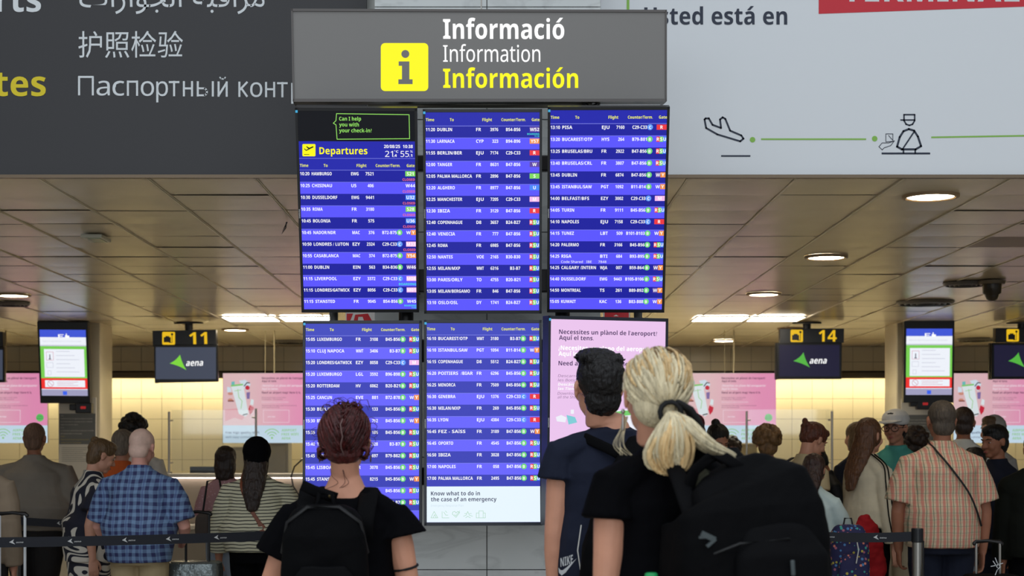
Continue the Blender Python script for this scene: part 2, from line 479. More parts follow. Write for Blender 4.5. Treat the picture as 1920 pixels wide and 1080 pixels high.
    # square pillars in the check-in hall
    M_pil = mat('pale_stone_pillar', (206, 196, 172), .35, spec=.5, vary=.08, vscale=2.5)
    for n, (a, b) in enumerate(((-5.2, -4.71), (4.68, 5.3))):
        m = MB(); m.bx(a, b, 18.85, 19.45, 0, CEIL+.02)
        tag(m.build(f'trim_{4+n}', M_pil, bevel=.01), kind='structure')
build_setting()

# ------------------------------------------------------------------ lights of the check-in hall
M_LED = glow('warm_led_diffuser', (255, 238, 206), 30.0)
M_LEDP = glow('led_panel_diffuser', (255, 244, 222), 24.0)
def downlight(x, y, D, label, first=[None]):
    p = P(x, y, D); p.z = CEIL
    if first[0] is None:
        r = empty('recessed_downlight', p)
        m = MB(); n = 32; r0, r1 = .137, .168
        vs = []
        for rr, zz in ((r0, -.012), (r0+.01, -.022), (r1, -.018), (r1, .0)):
            for k in range(n): vs.append((rr*math.cos(2*math.pi*k/n), rr*math.sin(2*math.pi*k/n), zz))
        fs = [(i*n+k, i*n+(k+1) % n, (i+1)*n+(k+1) % n, (i+1)*n+k) for i in range(3) for k in range(n)]
        m.add(vs, fs); m.build('rim', mat('tan_lamp_rim', (150, 124, 92), .4), r, smooth=True)
        m = MB(); m.loft([(0, 0, -.013), (0, 0, -.006)], [.137, .137], n=32, caps='flat')
        m.build('diffuser', M_LED, r)
        first[0] = r
    else:
        r = first[0].copy(); COL.objects.link(r); r.location = p
        for ch in first[0].children:
            c = ch.copy(); COL.objects.link(c); c.parent = r
    tag(r, label, 'ceiling light', 'round downlights in the check-in hall ceiling')
downlight(1745, 365, 9.55, 'large round downlight at the upper right, just below the white banner')
downlight(1549, 481, 12.5, 'round downlight second in the row coming down from the white banner')
downlight(1432, 550, 15.4, 'round downlight just above the right pair of bright square panels')
downlight(1483, 615, 19.6, 'round downlight seen against the top of counter sign 14')
downlight(1357, 638, 21.7, 'small far downlight behind the rod of the right pink poster')
downlight(25, 552, 15.5, 'round downlight at the far left edge above the check-in hall')
downlight(441, 617, 19.8, 'round downlight just right of counter sign 11')
downlight(-120, 481, 12.5, 'round downlight beyond the left edge')
def led(x0, y0, D, label, first=[None]):
    if first[0] is None:
        r = empty('led_ceiling_panel', (x0, D, CEIL-.012))
        m = MB()
        for a, b, c, d in ((-.3, .3, -.3, -.285), (-.3, .3, .285, .3), (-.3, -.285, -.285, .285), (.285, .3, -.285, .285)):
            m.bx(a, b, c, d, -.012, .004)
        m.build('frame', M_TRIM, r)
        m = MB(); m.bx(-.285, .285, -.285, .285, -.008, .0); m.build('diffuser', M_LEDP, r); first[0] = r
    else:
        r = first[0].copy(); COL.objects.link(r); r.location = (x0, D, CEIL-.012)
        for ch in first[0].children:
            c = ch.copy(); COL.objects.link(c); c.parent = r
    tag(r, label, 'ceiling light', 'square led panels in the check-in hall ceiling')
led(-2.81, 18.1, 18.1, 'bright square ceiling panel, left one of the pair left of the screens')
led(-2.17, 18.1, 18.1, 'bright square ceiling panel of the left pair, half hidden by the screens')
led(2.49, 18.1, 18.1, 'bright square ceiling panel, left one of the pair right of the screens')
led(3.12, 18.1, 18.1, 'bright square ceiling panel, right one of the pair right of the screens')
m = MB(); m.bx(-10.3, 13.4, 22.70, 22.80, 2.60, 2.605)
tag(m.build('cove_light_strip', glow('warm_cove_strip', (255, 236, 190), 30.0)), 'long warm light strip washing down the cream back wall behind the trim', 'wall light')

def vent(x, y, D, r_, label):
    p = P(x, y, D); p.z = CEIL-.004
    o = empty('round_air_diffuser', p)
    m = MB()
    for k, rr in enumerate((r_, r_*.78, r_*.56, r_*.34)):
        n = 36; vs = []
        for q, z in ((rr, -.004), (rr*.90, -.03), (rr*.86, -.03), (rr*.96, -.002)):
            for i in range(n): vs.append((q*math.cos(2*math.pi*i/n), q*math.sin(2*math.pi*i/n), z))
        m.add(vs, [(i*n+j, i*n+(j+1) % n, (i+1) % 4*n+(j+1) % n, (i+1) % 4*n+j) for i in range(4) for j in range(n)])
    m.build('ring_blades', mat('grey_diffuser_blades', (96, 92, 88), .4, metal=.3), o, smooth=False)
    m = MB(); m.loft([(0, 0, -.001), (0, 0, .003)], [r_*.95, r_*.95], n=32, caps='flat'); m.build('backing', MATS['dark_ceiling_void'], o)
    tag(o, label, 'air vent', 'round air diffusers in the ceiling')
vent(1735, 566, 16.2, .29, 'round ceiling air diffuser above the right information display')
vent(20, 567, 16.3, .2, 'round ceiling air diffuser below the far left downlight')
vent(545, 641, 21.8, .26, 'round air diffuser far back above the left pink poster')
vent(1830, 635, 21.4, .26, 'round air diffuser far back right of the right display')
vent(1810, 533, 14.4, .2, 'shallow round air diffuser near the dome camera at right')

o = empty('dome_camera', (P(1860, 525, 14.2).x, 14.2, CEIL-.01))
m = MB(); m.loft([(0, 0, 0), (0, 0, -.03)], [.12, .11], n=24, caps='flat'); m.build('base', mat('brown_grey_plastic', (112, 98, 78), .5), o, smooth=False)
m = MB(); m.loft([(0, 0, -.03), (0, 0, -.11), (0, 0, -.125)], [.085, .08, .06], n=24); m.build('dome', mat('smoked_dome', (62, 54, 44), .25), o, smooth=True)
tag(o, 'small brown dome camera hanging from the ceiling at right', 'security camera')
o = empty('emergency_lamp', (P(180, 441, 11.3).x, 11.3, CEIL-.012))
m = MB(); m.box((0, 0, -.012), (.15, .27, .024)); m.build('housing', mat('pale_lamp_housing', (196, 196, 180), .4), o, bevel=.005)
m = MB(); m.box((.01, 0, -.026), (.09, .2, .006)); m.build('lens', mat('greenish_lens', (150, 165, 140), .2), o)
tag(o, 'flat rectangular emergency lamp on the ceiling below the dark banner', 'emergency light')
m = MB(); p = P(537, 412, 10.6)
m.tube([(p.x, 10.6, CEIL-.01), (p.x-.004, 10.6, CEIL-.05), (p.x-.03, 10.6, CEIL-.09), (p.x-.012, 10.6, CEIL-.045), (p.x+.006, 10.6, CEIL-.01)], .0035, n=6)
tag(m.build('hanging_cable_loop', M_BLACK), 'short dark cable loop hanging from the ceiling left of the screens', 'cable')

# ------------------------------------------------------------------ banners
def fascia_banner(name, x0, x1, m_, edge):
    r = empty(name, (0, 8.97, 0))
    m = MB(); m.bx(x0, x1, -.02, .02, CEIL+.012, 6.5); m.build('board', m_, r)
    m = MB(); m.bx(x0, x1, -.028, .02, CEIL-.002, CEIL+.014)
    m.build('edge_rail', edge, r)
    return r
M_BD = mat('charcoal_vinyl', (52, 51, 53), .45, spec=.4); M_BW = mat('pale_grey_vinyl', (226, 229, 232), .5, spec=.3)
r1 = fascia_banner('direction_banner', -8.5, -.746, M_BD, M_TRIM)
tag(r1, 'charcoal banner over the left ceiling with Arabic, Chinese and Russian lettering', 'banner')
pn = Panel(Matrix.Translation((0, 8.949, 0)))
M_W = mat('white_vinyl_lettering', (222, 226, 228), .5); M_Y = mat('yellow_vinyl_lettering', (226, 204, 34), .5)
pn.text('Passaports', *pn.loc(77, 22), .14, M_W, align='r', bold=.03)
pn.text('Pasaportes', *pn.loc(86, 180), .14, M_Y, align='r', bold=.03)
pn.ptext('ﺕﺍﺯﺍﻮﺠﻟﺍ ﺔﺒﻗﺍﺮﻣ', 149, 13, 40, M_W, x1=496, bold=.012)
pn.ptext('护照检验', 147, 104, 37, M_W, x1=343, bold=.008)
def cyr(pn, ch, x0, x1, yb, m_, w=3.8, xh=28):
    yt = yb-xh; xm = (x0+x1)/2; L_ = lambda q: pn.pline(q, w, m_, 2)
    if ch in 'acop':
        pn.ptext(ch, x0, yb, 36, m_, x1=x1, bold=0, l=2)
    elif ch == 'П': pn.pline([(x0+w/2, yb-1), (x0+w/2, yb-36+w/2)], w, m_, 2); pn.pline([(x1-w/2, yb-1), (x1-w/2, yb-36+w/2)], w, m_, 2); pn.pline([(x0+w/2, yb-36+w/2), (x1-w/2, yb-36+w/2)], w, m_, 3)
    elif ch in 'пнт':
        if ch != 'т': L_([(x0+w/2, yb-1), (x0+w/2, yt+1)]); L_([(x1-w/2, yb-1), (x1-w/2, yt+1)])
        else: L_([(xm, yb-1), (xm, yt+1)])
        yy = yt+w/2 if ch != 'н' else yb-xh*.52
        pn.pline([(x0+w/2, yy), (x1-w/2, yy)], w, m_, 3)
    elif ch == 'ы':
        L_([(x0+w/2, yb-1), (x0+w/2, yt+1)]); L_([(x1-w/2, yb-1), (x1-w/2, yt+1)])
        pn.pline([(x0+w/2, yb-w/2), (x0+15, yb-w/2), (x0+19, yb-5), (x0+19, yb-11), (x0+15, yb-15), (x0+w/2, yb-15)], w*.9, m_, 3)
    elif ch == 'й':
        L_([(x0+w/2, yb-1), (x0+w/2, yt+1)]); L_([(x1-w/2, yb-1), (x1-w/2, yt+1)]); pn.pline([(x0+w/2, yb-2), (x1-w/2, yt+2)], w, m_, 3)
        pn.pline([(xm-5, yt-8), (xm-3, yt-5), (xm+3, yt-5), (xm+5, yt-8)], 2.4, m_, 3)
    elif ch == 'к':
        L_([(x0+w/2, yb-1), (x0+w/2, yt+1)]); pn.pline([(x1-w/2, yt+1), (x0+w, yb-xh*.5)], w, m_, 3); pn.pline([(x0+w+2, yb-xh*.55), (x1-w/2, yb-1)], w, m_, 4)
for ch, a_, c_ in (('П', 146.5, 176), ('a', 181, 206), ('c', 211, 233), ('п', 238, 259), ('o', 264, 289), ('p', 293, 315), ('т', 316, 337), ('н', 343, 362), ('ы', 369, 401), ('й', 408, 427), ('к', 447, 465), ('o', 469, 492), ('н', 497, 516), ('т', 519, 540), ('p', 546, 568)):
    cyr(pn, ch, a_, c_, 178.5+(a_-146)*.010, M_W)
PANELS.append((pn, 'lettering', r1))
r2 = fascia_banner('airport_route_banner', .564, 9.5, M_BW, mat('dark_edge_rail', (100, 92, 84), .4))
tag(r2, 'pale grey banner over the right ceiling with navy lettering and a green route line', 'banner')
pn = Panel(Matrix.Translation((0, 8.949, 0)))
NV = mat('navy_vinyl', (40, 48, 66), .5); GR = mat('green_vinyl', (138, 190, 82), .5); RD = mat('red_vinyl', (205, 42, 56), .5)
pn.ptext('Usted está en', 1208, 46, 32, NV, x1=1476, bold=.03)
pn.prect(1175, -400, 1180, 20, GR)
pn.poly([(1535, -200), (1535, 26), (1990, 10), (1990, -200)], RD)
pn.ptext('TERMINAL', 1580, 3, 46, M_W, bold=.03)
# landing plane outline, dots, route line, customs officer
pl = [(1323, 222), (1329, 222), (1336, 234), (1352, 240), (1350, 224), (1355, 220), (1360, 223), (1369, 245), (1390, 254), (1394, 260), (1388, 265), (1345, 252), (1324, 240), (1321, 224)]
pn.pline(pl, 3.4, NV, closed=True)
pn.prect(1352, 291, 1407, 294, NV)
for a in ((1411, 262), (1640, 260)):
    u, v = pn.loc(*a); pn.disc(u, v, .0155, GR)
pn.prect(1427, 259.5, 1624, 262.5, GR); pn.poly([(1746, 256), (1746, 259), (2100, 253), (2100, 250)], GR)
pn.prect(1653, 286, 1744, 289.5, NV)
pn.pline([(1682, 275), (1687, 257), (1694, 246), (1704, 242), (1714, 245), (1721, 256), (1727, 274), (1717, 280), (1691, 280)], 3.8, NV, closed=True)
pn.pline([(1692, 280), (1714, 247)], 2.8, NV); pn.pline([(1694, 281), (1694, 287)], 3, NV); pn.pline([(1716, 281), (1716, 287)], 3, NV)
pn.pline([(1695, 215), (1715, 215), (1715, 226), (1711, 233), (1705, 235), (1699, 233), (1695, 226)], 2.8, NV, closed=True)
pn.pline([(1689, 225), (1715, 225)], 2.6, NV)
pn.pline([(1648, 275), (1654, 268), (1666, 268), (1672, 266), (1677, 264), (1670, 273), (1658, 277), (1654, 281)], 1.2, NV, closed=True)
pn.pline([(1661, 266), (1661, 251), (1674, 251), (1674, 265)], 1.2, NV, closed=True); pn.pline([(1666, 254), (1673, 262)], 1.2, NV)
PANELS.append((pn, 'lettering', r2))

# ------------------------------------------------------------------ information sign over the screens
sg = dict(x=-.0962, y=8.0048, z=3.4454, tilt=.0771, yaw=.055, roll=-.0121)
MS = mtx_of(sg['x'], sg['y'], sg['z'], sg['tilt'], sg['yaw'], sg['roll'])
r = empty('information_sign', mtx=MS)
tag(r, 'wide grey lightbox sign with yellow i square above the flight screens', 'sign')
m = MB(); m.box((0, .0, 0), (1.86, .006, .436)); m.build('face_panel', mat('grey_sign_face', (124, 121, 118), .4, spec=.5), r)
m = MB()
m.bx(-.93, .93, .003, .10, -.218, .218); m.bx(-.936, .936, -.01, .10, .214, .226); m.bx(-.936, .936, -.01, .10, -.229, -.214)
m.bx(-.938, -.93, -.01, .16, -.226, .226); m.bx(.93, .938, -.01, .16, -.226, .226)
m.build('casing', mat('dark_grey_casing', (88, 84, 82), .35, metal=.5), r)
pn = Panel(MS, .0008)
EY = glow('lit_yellow', (255, 250, 20), 1.0); EW = glow('lit_white', (255, 255, 255), 1.15)
GF = MATS['grey_sign_face']
def rrect(pn, x0, y0, x1, y1, rad, m_, l=1):
    pts = []
    for cx, cy, a0 in ((x1-rad, y0+rad, -90), (x1-rad, y1-rad, 0), (x0+rad, y1-rad, 90), (x0+rad, y0+rad, 180)):
        for k in range(6):
            a = R(a0+k*18); pts.append((cx+rad*math.cos(a), cy+rad*math.sin(a)))
    pn.poly(pts, m_, l)
rrect(pn, 714, 81, 803, 171, 8, EY, 5)
pn.poly([(760+7.5*math.cos(i*.35), 101.5+7.5*math.sin(i*.35)) for i in range(18)], GF, 6)
pn.poly([(747.5, 115.5), (767.6, 115.5), (767.6, 149), (773.6, 149), (773.6, 158), (747, 158), (747, 149), (753.7, 149), (753.7, 123.7), (747.5, 123.7)], GF, 6)
pn.ptext('Informació', 831, 73, 37, EW, x1=1058, bold=.03, l=5)
pn.ptext('Information', 831, 116, 31, EW, x1=1013, bold=.0, l=5)
pn.ptext('Información', 831, 165, 36, EY, x1=1084, bold=.03, l=5)
PANELS.append((pn, 'lettering', r))
m = MB(); m.tube([(-.093, 8.08, 3.66), (-.095, 8.08, 6.5)], .004, n=8)
tag(m.build('suspension_cable', M_STEEL), 'thin steel cable holding the grey information sign', 'cable')

# mounting frame between the screens and the column
fr = empty('screen_mounting_frame', (-.08, 8.2, 2.2)); tag(fr, 'dark pipe frame carrying the six flight screens in front of the marble column', 'frame')
def fpipe(name, a, b, rad, m_):
    m = MB(); o = Vector((-.08, 8.2, 2.2)); m.tube([Vector(a)-o, Vector(b)-o], rad, n=16); m.build(name, m_, fr, smooth=True)
for xp in (625, 761, 1055, 1197):
    q = P(xp, 600, 8.2); fpipe('upright', (q.x, 8.22, 1.15), (q.x, 8.22, 3.2), .022 if xp in (625, 1197) else .038, M_PIPE if xp in (625, 1197) else M_PIPED)
def fbar(y, rad, x0=590, x1=1225, m_=M_PIPED, D=8.17):
    a, b = P(x0, y, D), P(x1, y, D); m = MB(); o = Vector((-.08, 8.2, 2.2))
    m.box((a+b)/2-o, ((b-a).length, .05, rad*2)); m.build('crossbar', m_, fr, bevel=.006)
fbar(307, .04); fbar(527, .058); fbar(658, .058); fbar(893, .045)
m = MB(); o = Vector((-.08, 8.2, 2.2)); m.tube([P(690, 196, 8.12)-o, P(1110, 196, 8.12)-o], .018, n=16); m.build('top_tube', mat('satin_grey_tube', (128, 126, 116), .35, metal=.6), fr, smooth=True)
m = MB()
for xp in (770, 1060):
    for yp in (527, 893):
        q = P(xp, yp, 8.2); m.bx(q.x+.08-.03, q.x+.08+.03, 0, .42, q.z-2.2-.03, q.z-2.2+.03)
m.build('wall_bracket', M_PIPED, fr)
m = MB(); q = P(1093, 190, 8.1)-o
m.tube([q, q+Vector((.03, .01, -.03)), q+Vector((.07, .01, -.02)), q+Vector((.09, 0, .01))], .012, n=8); m.build('cable_bunch', M_BLACK, fr, smooth=True)

# ------------------------------------------------------------------ flight screens
def sw(n, c, s=1.0): return glow(n, c, s)
E_DK = sw('screen_dark_blue', (30, 33, 158)); E_LT = sw('screen_light_blue', (92, 86, 255)); E_HD = sw('screen_header_blue', (36, 40, 172))
E_DK2 = sw('screen_dark_blue_reflection_haze', (58, 64, 182)); E_LT2 = sw('screen_light_blue_reflection_haze', (104, 100, 255)); E_HD2 = sw('screen_header_blue_reflection_haze', (64, 72, 190))  # lower screens: reflected light is mixed into these emission colours
E_W = sw('screen_white', (255, 255, 255)); E_Yl = sw('screen_yellow', (240, 240, 90)); E_LN = sw('screen_line', (130, 135, 235))
E_R = sw('badge_red', (238, 58, 66)); E_S = sw('badge_green', (128, 220, 96)); E_U = sw('badge_blue', (72, 136, 250)); E_Wb = sw('badge_purple', (96, 70, 165))
E_Yo = sw('badge_orange', (246, 150, 78)); E_M = sw('badge_pink', (248, 190, 240)); E_Cc = sw('badge_sky', (98, 156, 250)); E_Bc = sw('badge_leaf', (112, 214, 122))
E_CL = sw('status_red', (250, 110, 120)); E_BO = sw('status_cyan', (70, 225, 220)); E_CY = sw('corner_cyan', (70, 170, 215)); E_BK = sw('screen_black', (12, 14, 20))
GC = {'R': E_R, 'S': E_S, 'U': E_U, 'W': E_Wb, 'Y': E_Yo, 'M': E_M}
BOLD = .028
def flight_rows(pn, uL, uR, vT, vB, n, rows, reflection_haze=False, head=True, headh=None, emb=0):
    W = uR-uL; U = lambda f: uL+W*f
    dk, lt, hd = (E_DK2, E_LT2, E_HD2) if reflection_haze else (E_DK, E_LT, E_HD)
    if head:
        pn.rect(uL, vT-headh, uR, vT, hd, 1)
        hy = vT-headh+.0235
        cap = .0165
        for f, t, f2 in ((.0, 'Time', .073), (.21, 'To', .245), (.495, 'Flight', .58), (.662, 'Counter/Term.', .875), (.928, 'Gate', .997)):
            pn.text(t, U(f)+.002, hy, cap*.85, E_Yl, bold=.018, l=3, width=W*(f2-f))
        vT -= headh
        pn.rect(uL, vT-.0012, uR, vT+.0012, E_LN, 3)
    ph = (vT-vB)/n
    for i in range(n):
        a = vT-i*ph
        pn.rect(uL, a-ph, uR, a, dk if i % 2 == 0 else lt, 1)
        if i % 2 == 1: pn.rect(uL, a-.0012, uR, a+.0004, E_LN, 2)
        if i >= len(rows) or rows[i] is None: continue
        rw = rows[i]; t, dest, al, num, ctr, ter, gate = rw[:7]; st = rw[7] if len(rw) > 7 else None
        cy = a-ph*.30; cap = .0158; by = cy-cap/2
        pn.text(t, U(.003), by, cap, E_W, width=.0455, bold=BOLD, l=3)
        pn.text(dest, U(.103), by, cap, E_W, bold=BOLD, l=3, width=min(.0122*len(dest), .172))
        pn.text(al, U(.444), by, cap, E_W, bold=BOLD, l=3, width=.0122*len(al))
        pn.text(num, U(.638), by, cap, E_W, align='r', bold=BOLD, l=3, width=.0098*len(num))
        if ctr: pn.text(ctr, U(.832), by, cap, E_W, align='r', bold=BOLD, l=3, width=.0101*len(ctr))
        if ter:
            pn.disc(U(.858), cy, .0140, E_Cc if ter == 'C' else E_Bc, 2)
            pn.text(ter, U(.858), by, cap*.9, E_W, align='c', bold=.01, l=3)
        g0, g1 = U(.914), uR; bh = .0125
        if gate in ('RSU', 'WY'):
            k = len(gate)
            for q, ch in enumerate(gate):
                a0 = g0+(g1-g0)*q/k; a1 = g0+(g1-g0)*(q+1)/k
                if not (k == 2 and q == 0 and i % 2): pn.rect(a0, cy-bh, a1, cy+bh, GC[ch], 2)
                pn.text(ch, (a0+a1)/2, by, cap, E_W, align='c', bold=BOLD, l=3)
        elif gate:
            if not gate.startswith('-'): pn.rect(g0, cy-bh, g1, cy+bh, GC[gate[0]], 2)
            pn.text(gate.strip('-'), (g0+g1)/2, by, cap, E_W, align='c', bold=.01 if gate[0] in 'MS' else BOLD, l=3)
        if st == 'CLOSED': pn.text('CLOSED', uR-.002, cy-.034, .0115, E_CL, align='r', bold=.012, l=3)
        if st == 'BOARDING': pn.text('BOARDING', uR-.001, cy-.034, .0115, E_BO, align='r', bold=.012, l=3)
        if st == 'BOARD2':
            pn.text('BOARDING', uR-.001, cy-.026, .008, E_BO, align='r', bold=.012, l=3)
            pn.text(rw[8], uR-.001, cy-.036, .007, E_BO, align='r', bold=.012, l=3)
        if st == 'SHARED': pn.text('Code Shared   IBE      7848', U(.10), cy-.034, .0115, E_W, width=.225, l=3)

def flight_screen(label, prm, w_, content, samsung=True, group='flight information screens on the frame'):
    x, y, z, t, a, ro, h_ = prm
    M = mtx_of(x, y, z, t, a, ro)
    r = empty('flight_screen', mtx=M); tag(r, label, 'screen', group)
    m = MB(); m.bx(-w_/2, w_/2, 0, .07, -h_/2, h_/2, 0); m.bx(-w_/2+.1, w_/2-.1, .07, .11, -h_/2+.15, h_/2-.15, 0)
    b = .016
    m.bx(-w_/2, w_/2, -.004, 0, h_/2-b*.9, h_/2); m.bx(-w_/2, w_/2, -.004, 0, -h_/2, -h_/2+b*.9)
    m.bx(-w_/2, -w_/2+b*.75, -.004, 0, -h_/2, h_/2); m.bx(w_/2-b*.75, w_/2, -.004, 0, -h_/2, h_/2)
    m.build('bezel', M_BEZEL if z < 2 else M_BLACK, r)
    pn = Panel(M, .0004)
    uL, uR, vT, vB = -w_/2+b*.8, w_/2-b*.8, h_/2-b, -h_/2+b
    content(pn, uL, uR, vT, vB)
    pn.rect(-w_/2+.002, h_/2-.024, -w_/2+.013, h_/2-.012, E_CY, 12)
    PANELS.append((pn, 'display', r))
    # maker's small vertical lettering on the bezel
    tp = Panel(M @ Matrix.Translation((-w_/2+.009, -.0046, -.03)) @ Matrix.Rotation(R(-90), 4, 'Y'), .0004)
    tp.text('SAMSUNG', 0, 0, .0065, mat('pale_grey_print', (205, 205, 208), .5), bold=.01, l=0)
    PANELS.append((tp, 'maker_lettering', r))
    return r

def c_ul(pn, uL, uR, vT, vB):
    v0 = pn.loc(680, 265)[1]; v1 = pn.loc(680, 297)[1]; v2 = pn.loc(680, 319)[1]
    pn.rect(uL, v0, uR, vT, E_BK, 1)
    g = sw('chat_green', (150, 226, 100))
    pn.pline([(631, 213), (767, 215), (768, 260), (632, 261), (630, 234), (625, 231), (630, 226)], 1.3, g, 3, closed=True)
    for y, t, x1 in ((226, 'Can I help', 677), (237, 'you with', 673), (248, 'your check-in?', 697)):
        pn.ptext(t, 636, y, 7, g, x1=x1, bold=.02, l=3)
    pn.rect(uL, v2, uR, v0, E_HD, 1)
    pn.rect(uL, v1-.001, uR, v1+.001, E_LN, 3)
    rrect(pn, 567, 270, 591.5, 293, 2, EY, 3)
    bk = sw('pictogram_black', (30, 30, 20))
    pn.poly([(570, 279), (574, 283), (588, 276), (587, 274), (580, 277), (575, 274), (574, 275), (578, 279), (574, 281), (571, 278)], bk, 4)
    pn.prect(570, 289, 580, 290, bk, 4)
    pn.ptext('Departures', 599, 289, 13, EY, x1=689, bold=.03, l=4)
    pn.ptext('20/08/25  10:38', 720, 277.5, 6, E_W, x1=774, bold=.025, l=4)
    pn.ptext('21', 722, 294, 11, E_W, x1=737, bold=.008, l=4); pn.ptext(',4', 738, 294, 5, E_W, x1=744, bold=.01, l=4); pn.ptext('°C', 739, 286, 4, E_W, x1=747, bold=.01, l=4)
    pn.ptext('55', 751, 294, 11, E_W, x1=767, bold=.008, l=4); pn.ptext(',1', 768, 294, 5, E_W, x1=773, bold=.01, l=4); pn.ptext('%', 769, 286, 4, E_W, x1=774, bold=.01, l=4)
    U = lambda f: uL+(uR-uL)*f
    hy = pn.loc(680, 313)[1]
    for f, t, f2 in ((.0, 'Time', .073), (.205, 'To', .24), (.49, 'Flight', .575), (.655, 'Counter/Term.', .868), (.923, 'Gate', .992)):
        pn.text(t, U(f)+.002, hy, .014, E_Yl, bold=.018, l=3, width=(uR-uL)*(f2-f))
    pn.rect(uL, v2-.001, uR, v2+.001, E_LN, 3)
    rows = [('10:20', 'HAMBURGO', 'EWG', '7521', '', '', 'S21', 'CLOSED'), ('10:25', 'CHISINAU', 'U5', '406', '', '', '-W44', 'CLOSED'),
            ('10:30', 'DUSSELDORF', 'EWG', '9441', '', '', 'U32', 'CLOSED'), ('10:35', 'ROMA', 'FR', '3180', '', '', 'S28', 'CLOSED'),
            ('10:45', 'BOLONIA', 'FR', '575', '', '', 'U36', 'CLOSED'), ('10:45', 'NADOR/NDR', 'MAC', '376', 'B72-B75', 'B', 'WY'),
            ('10:50', 'LONDRES / LUTON', 'EZY', '2324', 'C29-C33', 'C', 'M33', 'CLOSED'), ('10:55', 'CASABLANCA', 'MAC', '374', 'B72-B75', 'B', 'Y54'),
            ('11:00', 'DUBLIN', 'EIN', '563', 'B34-B36', 'B', 'W46'), ('11:15', 'LIVERPOOL', 'EZY', '3372', 'C29-C33', 'C', 'M08', 'BOARDING'),
            ('11:15', 'LONDRES/GATWICK', 'EZY', '8056', 'C29-C33', 'C', 'M01'), ('11:15', 'STANSTED', 'FR', '9045', 'B54-B56', 'B', '-W45', 'BOARD2', '11:00')]
    flight_rows(pn, uL, uR, v2, vB, 12, rows, head=False)
def c_um(pn, uL, uR, vT, vB):
    r_ = [('11:20', 'DUBLIN', 'FR', '3976', 'B54-B56', '', 'W52', 'BOARD2', '11:10'), ('11:30', 'LARNACA', 'CYP', '323', 'B94-B96', '', 'Y57'), ('11:55', 'BERLIN/BER', 'EJU', '7174', 'C29-C33', '', 'R'),
          ('12:00', 'TANGER', 'FR', '8631', 'B47-B56', '', 'W'), ('12:05', 'PALMA MALLORCA', 'FR', '2896', 'B47-B56', '', 'S'), ('12:20', 'ALGHERO', 'FR', '8977', 'B47-B56', '', 'U'),
          ('12:25', 'MANCHESTER', 'EJU', '7205', 'C29-C33', '', 'M'), ('12:30', 'IBIZA', 'FR', '3129', 'B47-B56', '', 'R'), ('12:40', 'COPENHAGUE', 'D8', '3657', 'B24-B27', '', 'RSU'),
          ('12:40', 'VENECIA', 'FR', '777', 'B47-B56', '', 'RSU'), ('12:45', 'ROMA', 'FR', '6985', 'B47-B56', '', 'RSU'), ('12:50', 'NANTES', 'VOE', '2165', 'B30-B30', '', 'RSU'),
          ('12:55', 'MILAN/MXP', 'WMT', '6316', 'B3-B7', '', 'RSU'), ('13:00', 'PARIS/ORLY', 'TO', '4755', 'B20-B21', '', 'RSU'), ('13:05', 'MILAN/BERGAMO', 'FR', '846', 'B47-B56', '', 'RSU'),
          ('13:10', 'OSLO/OSL', 'DY', '1741', 'B24-B27', '', 'RSU')]
    flight_rows(pn, uL, uR, vT, vB, 16, r_, headh=.066)
def c_ur(pn, uL, uR, vT, vB):
    r_ = [('13:10', 'PISA', 'EJU', '7160', 'C29-C33', 'C', 'R'), ('13:20', 'BUCAREST/OTP', 'HYS', '264', 'B79-B81', 'B', 'RSU'), ('13:25', 'BRUSELAS/BRU', 'FR', '2922', 'B47-B56', 'B', 'RSU'),
          ('13:40', 'BRUSELAS/CRL', 'FR', '3807', 'B47-B56', 'B', 'RSU'), ('13:45', 'DUBLIN', 'FR', '6874', 'B47-B56', 'B', 'WY'), ('13:45', 'ISTANBUL/SAW', 'PGT', '1092', 'B11-B14', 'B', 'WY'),
          ('14:00', 'BELFAST/BFS', 'EZY', '3002', 'C29-C33', 'C', 'M'), ('14:05', 'TURIN', 'FR', '9111', 'B45-B56', 'B', 'RSU'), ('14:10', 'NAPOLES', 'EJU', '7158', 'C29-C33', 'C', 'R'),
          ('14:15', 'TUNEZ', 'LBT', '509', 'B101-B103', 'B', 'WY'), ('14:20', 'PALERMO', 'FR', '3166', 'B45-B56', 'B', 'RSU'), ('14:25', 'RIGA', 'BTI', '684', 'B93-B95', 'B', 'RSU', 'SHARED'),
          ('14:25', 'CALGARY /INTERN', 'WJA', '007', 'B59-B64', 'B', 'WY'), ('14:40', 'DUSSELDORF', 'EWG', '9443', 'B105-B106', 'B', 'RSU'), ('14:50', 'MONTREAL', 'TS', '261', 'B89-B92', 'B', 'WY'),
          ('15:05', 'KUWAIT', 'KAC', '136', 'B83-B88', 'B', 'WY')]
    flight_rows(pn, uL, uR, vT, vB, 16, r_, headh=.064)
